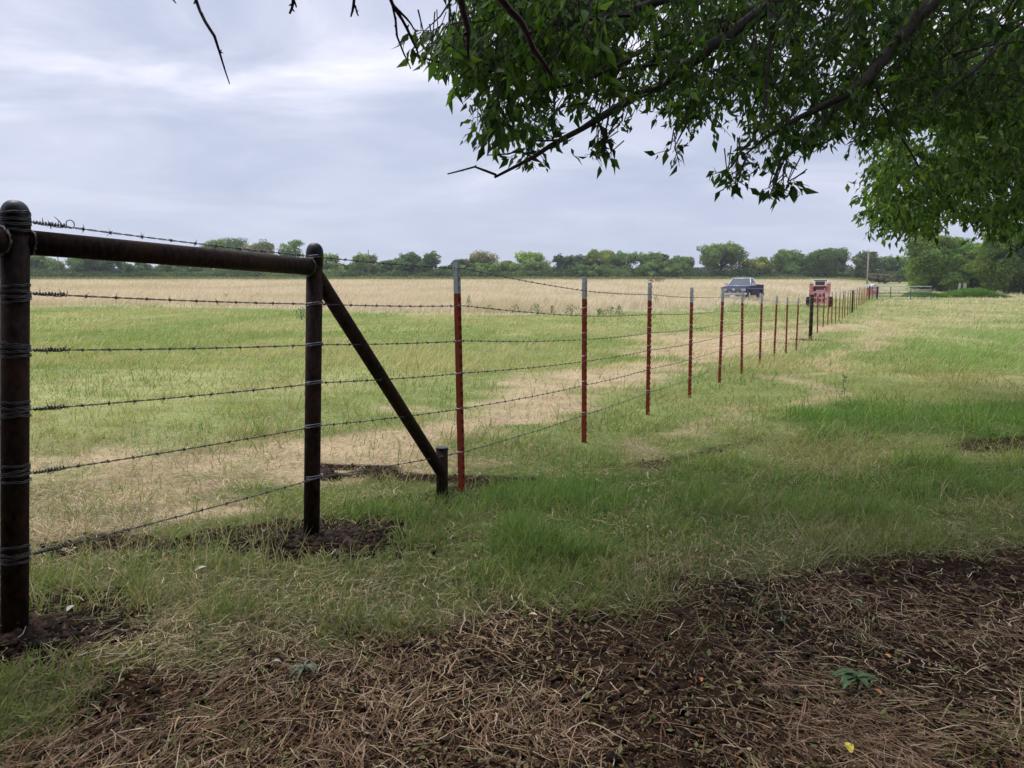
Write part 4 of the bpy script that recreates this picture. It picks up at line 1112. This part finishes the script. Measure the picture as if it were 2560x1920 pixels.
# twigs in one mesh of thin stems
tw = MB()
for A_, B_ in ((tA, tB), (sA, sB), (uA, uB)):
    for i in range(0, len(A_), 2 if len(A_) > 1000 else 1):
        a_ = Vector(A_[i]) - to; b_ = Vector(B_[i]) - to
        up = a_ + Vector((random.uniform(-.02, .10), random.uniform(-.05, .05), random.uniform(.04, .14)))
        tw.tube([up, a_, b_], [.0038, .003, .0012], 3, False)
for i in range(150):
    a_ = Vector(tA[rng.integers(0, len(tA))]) - to; L_ = random.uniform(.5, 1.3); q = Vector(a_); pts = [q]; d = Vector((random.uniform(.5, 1), random.uniform(-.4, .4), random.uniform(.1, .8))).normalized()
    for k_ in range(7):
        d = (d + Vector((random.uniform(-.25, .25), random.uniform(-.2, .2), random.uniform(-.2, .3)))).normalized(); q = q + d * L_ / 7; pts.append(q)
    tw.tube(pts, [.0018 + .0014 * k_ for k_ in range(8)], 5, False)
tw.build('twigs', M['bark'], tree)
# trunk and limbs
T0 = Vector((0, 0, 0))
trunk = MB()
trunk.tube([(0, 0, -.3), (.05, 0, .0), (.02, .05, 1.0), (-.1, .1, 2.0), (-.15, 0, 3.2), (-.3, -.2, 4.6), (-.5, -.4, 6.2)], [.42, .36, .30, .27, .24, .17, .08], 20)
trunk.build('trunk', M['bark'], tree, True)
def limb(pix, rads, start=None, name='branch', mat=None, jag=.5, knobs=0, n=10):
    pts = [P(*p_) - to for p_ in pix]
    if start is not None: pts = [Vector(start)] + pts; rads = [rads[0] * 1.5] + list(rads)
    # subdivide with a little crookedness
    out, rad = [], []
    for i in range(len(pts) - 1):
        l = (pts[i + 1] - pts[i]).length; kseg = max(2, int(l / .09)) if l < 1.2 else 6
        for k_ in range(kseg):
            t_ = k_ / kseg
            q = pts[i].lerp(pts[i + 1], t_)
            if k_: q += Vector((random.uniform(-1, 1), random.uniform(-1, 1), random.uniform(-1, 1))) * .35 * (rads[i] + .002) * jag * 2
            out.append(q); rad.append((rads[i] + (rads[i + 1] - rads[i]) * t_) * random.uniform(.9, 1.12))
    out.append(pts[-1]); rad.append(rads[-1])
    m = MB().tube(out, rad, n)
    for k_ in range(knobs):
        i = random.randrange(1, len(out) - 1); d = Vector((random.uniform(-1, 1), random.uniform(-.4, .4), random.uniform(-1, 1))).normalized()
        m.tube([out[i], out[i] + d * (rad[i] * 1.5 + .001), out[i] + d * (rad[i] * 2.1 + .002)], [rad[i] * .8, rad[i] * .55, rad[i] * .3], 5)
    return m.build(name, mat or M['bark'], tree, True)
top = (-.15, 0, 3.2)
limb([(2250, -260, 4.7), (1975, -20, 4.5), (1859, 58, 4.4), (1772, 116, 4.3), (1685, 191, 4.2), (1581, 245, 4.1), (1490, 300, 4.0), (1420, 340, 3.95), (1335, 392, 3.85), (1237, 443, 3.75)], [.05, .036, .031, .028, .025, .021, .016, .0135, .010, .006], top, knobs=5)
limb([(1240, 437, 3.75), (1187, 417, 3.7), (1119, 435, 3.65)], [.006, .0048, .003], None, knobs=4)
limb([(1330, 392, 3.85), (1300, 378, 3.8), (1270, 385, 3.8), (1220, 388, 3.75)], [.005, .004, .004, .0025], None, knobs=2)
limb([(1440, 330, 3.95), (1400, 350, 3.9), (1320, 352, 3.85)], [.009, .006, .003], None)
limb([(2520, -120, 4.6), (2339, -10, 4.5), (2264, 81, 4.4), (2183, 179, 4.3), (2119, 237, 4.25), (2032, 278, 4.2), (1917, 341, 4.15), (1853, 394, 4.1)], [.055, .040, .034, .028, .022, .015, .009, .003], top, knobs=3)
limb([(2119, 237, 4.25), (2050, 320, 4.2), (1960, 400, 4.15), (1928, 480, 4.1)], [.012, .008, .005, .002])
limb([(2400, -260, 5.4), (2050, -60, 5.2), (1850, 40, 5.0), (1700, 120, 4.9), (1544, 200, 4.8)], [.05, .035, .028, .02, .01], top)
limb([(1900, -200, 4.2), (1700, -20, 4.1), (1544, 41, 4.0), (1408, 95, 3.9), (1370, 130, 3.9), (1270, 180, 3.85), (1200, 235, 3.8)], [.03, .022, .018, .013, .010, .007, .003], top)
limb([(1380, 125, 3.9), (1290, 158, 3.85), (1190, 160, 3.8), (1100, 155, 3.75), (1060, 145, 3.7)], [.011, .009, .008, .006, .003])
limb([(1290, 158, 3.85), (1230, 178, 3.8), (1160, 165, 3.8), (1120, 160, 3.75)], [.008, .006, .005, .003])
limb([(2300, 420, 5.0), (2200, 250, 5.0), (2150, 50, 5.0), (2200, -200, 5.0)], [.004, .010, .016, .02])
limb([(1560, -150, 4.4), (1540, 60, 4.2), (1530, 190, 4.1), (1520, 300, 4.05), (1500, 390, 4.0)], [.014, .010, .007, .005, .002])
limb([(1920, -100, 4.4), (1925, 100, 4.2), (1915, 260, 4.1), (1890, 330, 4.05)], [.018, .012, .007, .003])
# bare brown twigs hanging close to the viewer, from a limb above the frame
BT = [([(1150, -500, 2.1), (1225, -60, 2.05), (1253, 0, 2.05), (1304, 57, 2.05), (1335, 127, 2.05), (1380, 190, 2.05)], [.014, .011, .010, .0085, .0075, .004], 3),
      ([(1130, -400, 2.1), (1148, -50, 2.0), (1152, 0, 2.0), (1171, 79, 2.0), (1171, 149, 2.0)], [.011, .009, .0085, .0065, .002], 3),
      ([(470, -330, 1.7), (484, -30, 1.65), (490, 0, 1.65), (513, 54, 1.62), (536, 90, 1.6), (549, 131, 1.6), (574, 210, 1.6)], [.006, .0036, .0034, .0032, .0028, .0022, .0010], 14),
      ([(745, -300, 1.6), (736, -20, 1.6), (732, 10, 1.6), (724, 34, 1.6)], [.005, .0032, .003, .0022], 3),
      ([(734, 0, 1.6), (741, 18, 1.6)], [.0022, .0014], 0),
      ([(890, -300, 1.6), (886, -20, 1.6), (884, 12, 1.6), (877, 42, 1.6)], [.005, .0030, .0028, .0015], 3),
      ([(884, 10, 1.6), (890, 22, 1.6), (896, 40, 1.6)], [.0022, .002, .0012], 1),
      ([(960, -300, 1.6), (974, -20, 1.6), (981, 10, 1.6), (1006, 50, 1.6), (1026, 90, 1.6), (1041, 120, 1.6), (1052, 150, 1.6)], [.006, .0035, .0033, .0028, .0024, .0020, .0012], 4),
      ([(980, 8, 1.6), (989, 50, 1.6), (993, 92, 1.6), (1010, 135, 1.6), (1027, 172, 1.6)], [.0024, .0022, .0020, .0017, .001], 5),
      ([(985, 14, 1.6), (1005, 35, 1.6), (1026, 58, 1.6), (1040, 78, 1.6)], [.0024, .0022, .0018, .0012], 4),
      ([(420, -100, 1.65), (428, -5, 1.65), (440, 8, 1.65)], [.003, .0018, .001], 0)]
for pix, rads, kn in BT: limb(pix, rads, None, 'bare_twig', M['twig'], .4, kn, 8)
limb([(150, -420, 1.75), (470, -340, 1.7), (750, -310, 1.65), (960, -320, 1.65), (1140, -420, 2.0), (1700, -700, 2.6)], [.008, .011, .014, .018, .024, .032], None)
bl = limb([(1700, -700, 2.6), (2600, -900, 3.2)], [.032, .06], None)

v, tt, cc = leafcards(FL[0], FL[1], FL[2], .55, 0, np.tile(np.array([[0, 0, 1.2]]), (len(FL[0]), 1)))
o = bigmesh('leaf_litter', v, tt, cc, M['straw']); tag(o, 'small brown leaf flakes strewn over the shaded soil', 'leaf litter', kind='stuff')
# second tree, further back right, its brighter lit look put into leaf colour
tree2 = empty('leafy_tree', (14.2, 12.5, tz(14.2, 12.5)), 'leafy tree in brighter lit green drooping at the right edge behind the dark branches', 'tree')
t2o = Vector(tree2.location)
POLY2 = [(2400, 80), (2050, 60), (1960, 150), (1940, 230), (1900, 290), (1925, 330), (1885, 345), (1870, 385), (1905, 400), (1862, 425), (1850, 455), (1880, 468), (1905, 470), (1930, 495), (1960, 490), (1985, 510), (2020, 480), (2060, 492), (2100, 480), (2150, 500), (2212, 520), (2400, 540)]
def poly2(n):
    px = rng.uniform(1840, 2400, n * 2); py = rng.uniform(50, 545, n * 2)
    wx = px + (fbm(px / 22, py / 22, 25) - .5) * 34; wy = py + (fbm(px / 22 + 50, py / 22, 26) - .5) * 34
    ok = inpoly(wx, wy + 14, POLY2) & (fbm(px / 24, py / 24, 27, 4) > .42)
    return px[ok], py[ok], None
gcol = np.array([(.055, .10, .024), (.08, .14, .03), (.03, .06, .017), (.13, .185, .04)])
leaf2, qa, qb = twigset(5000, poly2, lambda px, py: rng.uniform(9, 13.5, len(px)), .098, 7, gcol, .9, .30)
# rest of its crown beyond the frame
n = 30000
dd = rng.normal(0, 1, (n, 3)); dd /= np.linalg.norm(dd, axis=1)[:, None]
C = np.array([15.0, 13.0, 5.6])[None] + dd * (rng.uniform(.3, 1, n) ** .4)[:, None] * np.array([5.2, 5.0, 2.9])
dep_ = C[:, 1] * cp - (C[:, 2] - CAMZ) * sp
u_ = C[:, 0] / np.maximum(dep_, .05) * F + 1280; v_ = 960 - ((C[:, 1] * sp + (C[:, 2] - CAMZ) * cp) / np.maximum(dep_, .05)) * F
C = C[(u_ > 2620) | (v_ < -20)]
n = len(C)
leafR = leafcards(C, rng.uniform(.09, .16, n), jit(gcol[rng.integers(0, 4, n)], .2, n), .5, .5)
v, tt, cc = joinm([leaf2, leafR]); v = v - np.array(t2o)[None]
bigmesh('foliage', v, tt, cc, M['leaf'], tree2)
MB().tube([(0, 0, -.3), (.05, 0, 1.2), (-.1, .1, 2.6), (-.1, .2, 4.5), (.2, .1, 6.5)], [.34, .26, .22, .15, .06], 16).build('trunk', M['bark'], tree2, True)
for pts_ in ([(-.1, .1, 2.6), (-1.4, -.6, 3.6), (-2.8, -1.0, 4.0), (-4.2, -1.2, 3.8), (-5.4, -1.4, 3.1)], [(-.1, .2, 3.4), (-1.6, .2, 4.6), (-3.2, .4, 5.0), (-4.8, .2, 4.6)], [(-.1, .1, 3.0), (-1.8, .8, 3.3), (-3.6, 1.0, 3.0), (-4.9, .9, 2.5)]):
    pts_ = [Vector(a_).lerp(Vector(b_), f_) + Vector((random.uniform(-.1, .1), .9 * min(1, k_ + f_) + random.uniform(-.1, .1), random.uniform(-.12, .12))) for k_, (a_, b_) in enumerate(zip(pts_[:-1], pts_[1:])) for f_ in (0, .5)]
    MB().tube(pts_, [.10 * (1 - k_ / len(pts_)) + .008 for k_ in range(len(pts_))], 8).build('branch', M['bark'], tree2, True)

# ------------------------------------------------------------------ small plants and litter
def leafstrip(m, base, dirv, length, width, droop, fold=.2):
    dirv = Vector(dirv).normalized(); side = dirv.cross(Vector((0, 0, 1))).normalized(); pos = Vector(base); rows = []
    for i in range(6):
        t_ = i / 5; w_ = width * math.sin(math.pi * min(1, .12 + t_ * .88)) * (1 if i < 5 else .1)
        rows.append((pos - side * w_ * .5 + Vector((0, 0, w_ * fold)), Vector(pos), pos + side * w_ * .5 + Vector((0, 0, w_ * fold))))
        d = (dirv + Vector((0, 0, .5 - droop * t_ * 2.2))).normalized(); pos = pos + d * length / 5
    k_ = len(m.v)
    for r_ in rows: m.v += [tuple(x) for x in r_]
    for i in range(5):
        a_ = k_ + i * 3
        m.f += [(a_, a_ + 1, a_ + 4, a_ + 3), (a_ + 1, a_ + 2, a_ + 5, a_ + 4)]
def plant(px, py, lb, nleaf, ln, wd, col, cat='seedling', droop=.8, stem=.05):
    x, y = G(px, py); z = tz(x, y); e = empty('seedling', (x, y, z), lb, cat)
    mt = paint('seedling_leaf', col, .5, 0, .25, 30, .3)
    MB().tube([(0, 0, -.01), (.004, 0, stem * .6), (0, .004, stem)], [.003, .0025, .002], 6).build('stem', mt, e, True)
    for i in range(nleaf):
        a_ = 2 * math.pi * i / nleaf + random.uniform(-.3, .3); m = MB()
        leafstrip(m, (0, 0, stem * random.uniform(.6, 1)), (math.cos(a_), math.sin(a_) * .8, 0), ln * random.uniform(.7, 1.15), wd * random.uniform(.8, 1.2), droop * random.uniform(.8, 1.2))
        m.build('leaf', mt, e, True)
plant(2140, 1745, 'broad leafed green seedling drooping in the straw at lower right', 9, .085, .026, (.055, .11, .03), stem=.06)
plant(760, 1695, 'wilted grey green plant with narrow folded leaves on bare soil at lower left', 13, .065, .010, (.11, .14, .075), droop=1.0, stem=.045)
plant(1957, 1572, 'tiny dark green seedling in the straw at centre right', 4, .03, .012, (.04, .09, .025), droop=.9, stem=.03)
# stick plant right of the fence
x, y = G(2108, 1010); e = empty('weed_stalk', (x, y, tz(x, y)), 'thin dark weed stalk with tiny seed heads standing in the grass right of the fence', 'weed')
m = MB(); m.tube([(0, 0, -.02), (.01, 0, .12), (-.01, 0, .24), (.005, 0, .34)], .003, 5); m.tube([(0, 0, .05), (-.09, 0, .16), (-.12, 0, .26)], .0025, 5)
m.build('stalk', M['gate'], e)
m = MB()
for k_ in range(26):
    z_ = random.uniform(.08, .34); s_ = random.choice((-1, 1)); m.tube([(0, 0, z_), (s_ * random.uniform(.01, .03), random.uniform(-.02, .02), z_ + .01)], [.001, .005], 5)
m.build('seed_heads', M['gate'], e)
# fallen leaves and scraps
def scrap(px, py, col, size, lb, nm='fallen_leaf', cat='leaf', lift=.03):
    x, y = G(px, py); m = MB(); a_ = random.uniform(0, 6.28)
    leafstrip(m, (-size / 2 * math.cos(a_), -size / 2 * math.sin(a_), 0), (math.cos(a_), math.sin(a_), -.3), size, size * .5, .15, .35)
    o = m.build(nm, paint('scrap_colour', col, .6, 0, .2, 40), None, True); o.location = (x, y, tz(x, y) + lift); tag(o, lb, cat)
scrap(1333, 1565, (.62, .5, .25), .035, 'pale yellow fallen leaf on dark soil at the grass edge in the centre')
scrap(2217, 1670, (.55, .26, .04), .03, 'orange fallen leaf just right above the broad leafed seedling')
scrap(2192, 1765, (.42, .17, .05), .03, 'brown orange fallen leaf just below the broad leafed seedling')
scrap(2120, 1905, (.6, .5, .06), .045, 'bright yellow curled leaf at the bottom edge right of centre')
scrap(1752, 1728, (.42, .13, .04), .025, 'small rust red leaf in the straw left of the seedling')
scrap(2145, 1530, (.2, .3, .08), .035, 'pale green fallen leaf in the straw above the seedling')
scrap(418, 1415, (.45, .12, .05), .03, 'red fallen leaf beside the dug soil strip near the first pipe post')
scrap(505, 1455, (.42, .40, .26), .06, 'curled white and yellow scrap lying in the grass right of the first pipe post', 'paper_scrap', 'scrap', .05)
scrap(180, 1548, (.40, .38, .33), .04, 'small white scrap on the dark soil beside the nearest pipe post', 'paper_scrap', 'scrap', .04)
scrap(690, 1668, (.5, .5, .47), .03, 'grey white flat scrap left of the wilted plant', 'paper_scrap', 'scrap', .02)
scrap(925, 1565, (.3, .29, .26), .04, 'pale crumpled scrap at the edge of the grass below the centre', 'paper_scrap', 'scrap', .03)
scrap(1620, 1345, (.6, .6, .58), .02, 'tiny white scrap in the green grass right of centre', 'paper_scrap', 'scrap', .05)
# big clod beside second post
x, y = G(818, 1195)
v_c, t_c, c_c = clods(60, lambda nn: (x + rng.normal(0, .03, nn), y + rng.normal(0, .02, nn)), .02, .05)
v_c[:, 2] += np.abs(rng.normal(0, .02, len(v_c)))
o = bigmesh('soil_lump', v_c, t_c, c_c, msoil); tag(o, 'upright brown soil lump in the grass just right behind the second pipe post', 'soil lump')
# weeds at the edge of the dry field
def weed(px, py, hgt, wpx, lb, col=(.11, .17, .05), dense=1):
    x, y = G(px, py); w_ = wpx / F * y
    nn = int(80 * dense); hgt *= .8; m = []
    e = empty('weed_plant', (x, y, tz(x, y)), lb, 'weed', 'leafy weeds in the field')
    Cx = rng.normal(0, w_ * .25, nn); Cz = rng.uniform(.1, 1, nn) * hgt * (1 - .5 * np.abs(Cx) / (w_ * .6 + .01)); Cy = rng.normal(0, .15, nn)
    v, tt, cc = leafcards(np.stack([Cx, Cy, Cz], 1), rng.uniform(.04, .13, nn), jit(c3(col), .25, nn), .5, -.8)
    bigmesh('leaves', v, tt, cc, M['farleaf'], e)
    st = MB()
    for k_ in range(4):
        a_ = random.uniform(-.2, .2) * w_; st.tube([(a_ * .3, 0, -.05), (a_, 0, hgt * random.uniform(.7, 1))], [.012, .005], 5)
    st.build('stems', M['grass'] if False else M['gate'], e)
wd = [(1172, 775, 1.0, 14, 'tall slim green weed spike in the dry grass right of the first T-post'),
      (1225, 782, .5, 26, 'low leafy weed right of the tall spike between first and second T-posts'),
      (1290, 784, .55, 34, 'leafy weed clump midway between first and second T-posts'),
      (1340, 786, .65, 40, 'bright leafy weed clump nearer the second T-post'),
      (1380, 784, .5, 26, 'weed clump just left of the second T-post'),
      (1430, 788, .7, 44, 'broad bright weed clump left of and nearest the second T-post'),
      (1500, 790, .45, 26, 'small weed clump right of the second T-post'),
      (1525, 788, .6, 34, 'leafy weed clump midway between second and third T-posts'),
      (1548, 788, .6, 20, 'upright weed left of the third T-post'),
      (1640, 765, .8, 18, 'single green weed right of the third T-post in the pale grass'),
      (755, 800, .75, 28, 'green weed standing immediately left of the second pipe post'),
      (565, 752, .7, 18, 'small yellow green weed in the field under the rail'),
      (645, 748, .6, 16, 'small weed left of the second pipe post in the dry field'),
      (1830, 740, .7, 12, 'pale weed in the dry grass just left of the pickup'),
      (120, 728, .5, 26, 'dull weed clump in the dry field right of the nearest pipe post'),
      (330, 720, .5, 20, 'dull weed clump in the dry field under the middle of the rail')]
for w_ in wd: weed(*w_)
# brush pile
x, y = 1640, 718
q = P(x, y, 150); e = empty('brush_pile', (q.x, 150, tz(q.x, 150)), 'low reddish brown brush pile at the far edge of the dry field', 'brush pile')
m = MB()
for k_ in range(60):
    a_ = Vector((random.uniform(-1.5, 1.5), random.uniform(-.8, .8), random.uniform(.1, .9))); d = Vector((random.uniform(-1, 1), random.uniform(-.4, .4), random.uniform(-.1, .6))) * .8
    m.tube([a_, a_ + d], [.06, .02], 5)
m.build('dead_brush', paint('dead_brush', (.14, .075, .06), .9, 0, .3, 3), e)

# ------------------------------------------------------------------ haze
mh = bpy.data.materials.new('haze'); mh.use_nodes = True; t = mh.node_tree; t.nodes.clear()
pv = N(t, 'ShaderNodeVolumePrincipled'); pv.inputs['Color'].default_value = (.93, .96, 1, 1); pv.inputs['Density'].default_value = .0003; pv.inputs['Anisotropy'].default_value = .2
L(t, pv.outputs[0], N(t, 'ShaderNodeOutputMaterial').inputs['Volume'])
o = MB().box(-1300, 1300, -60, 830, -2.2, 32).build('haze', mh); tag(o, kind='stuff', label='thin pale haze in the air over the pasture', cat='haze')
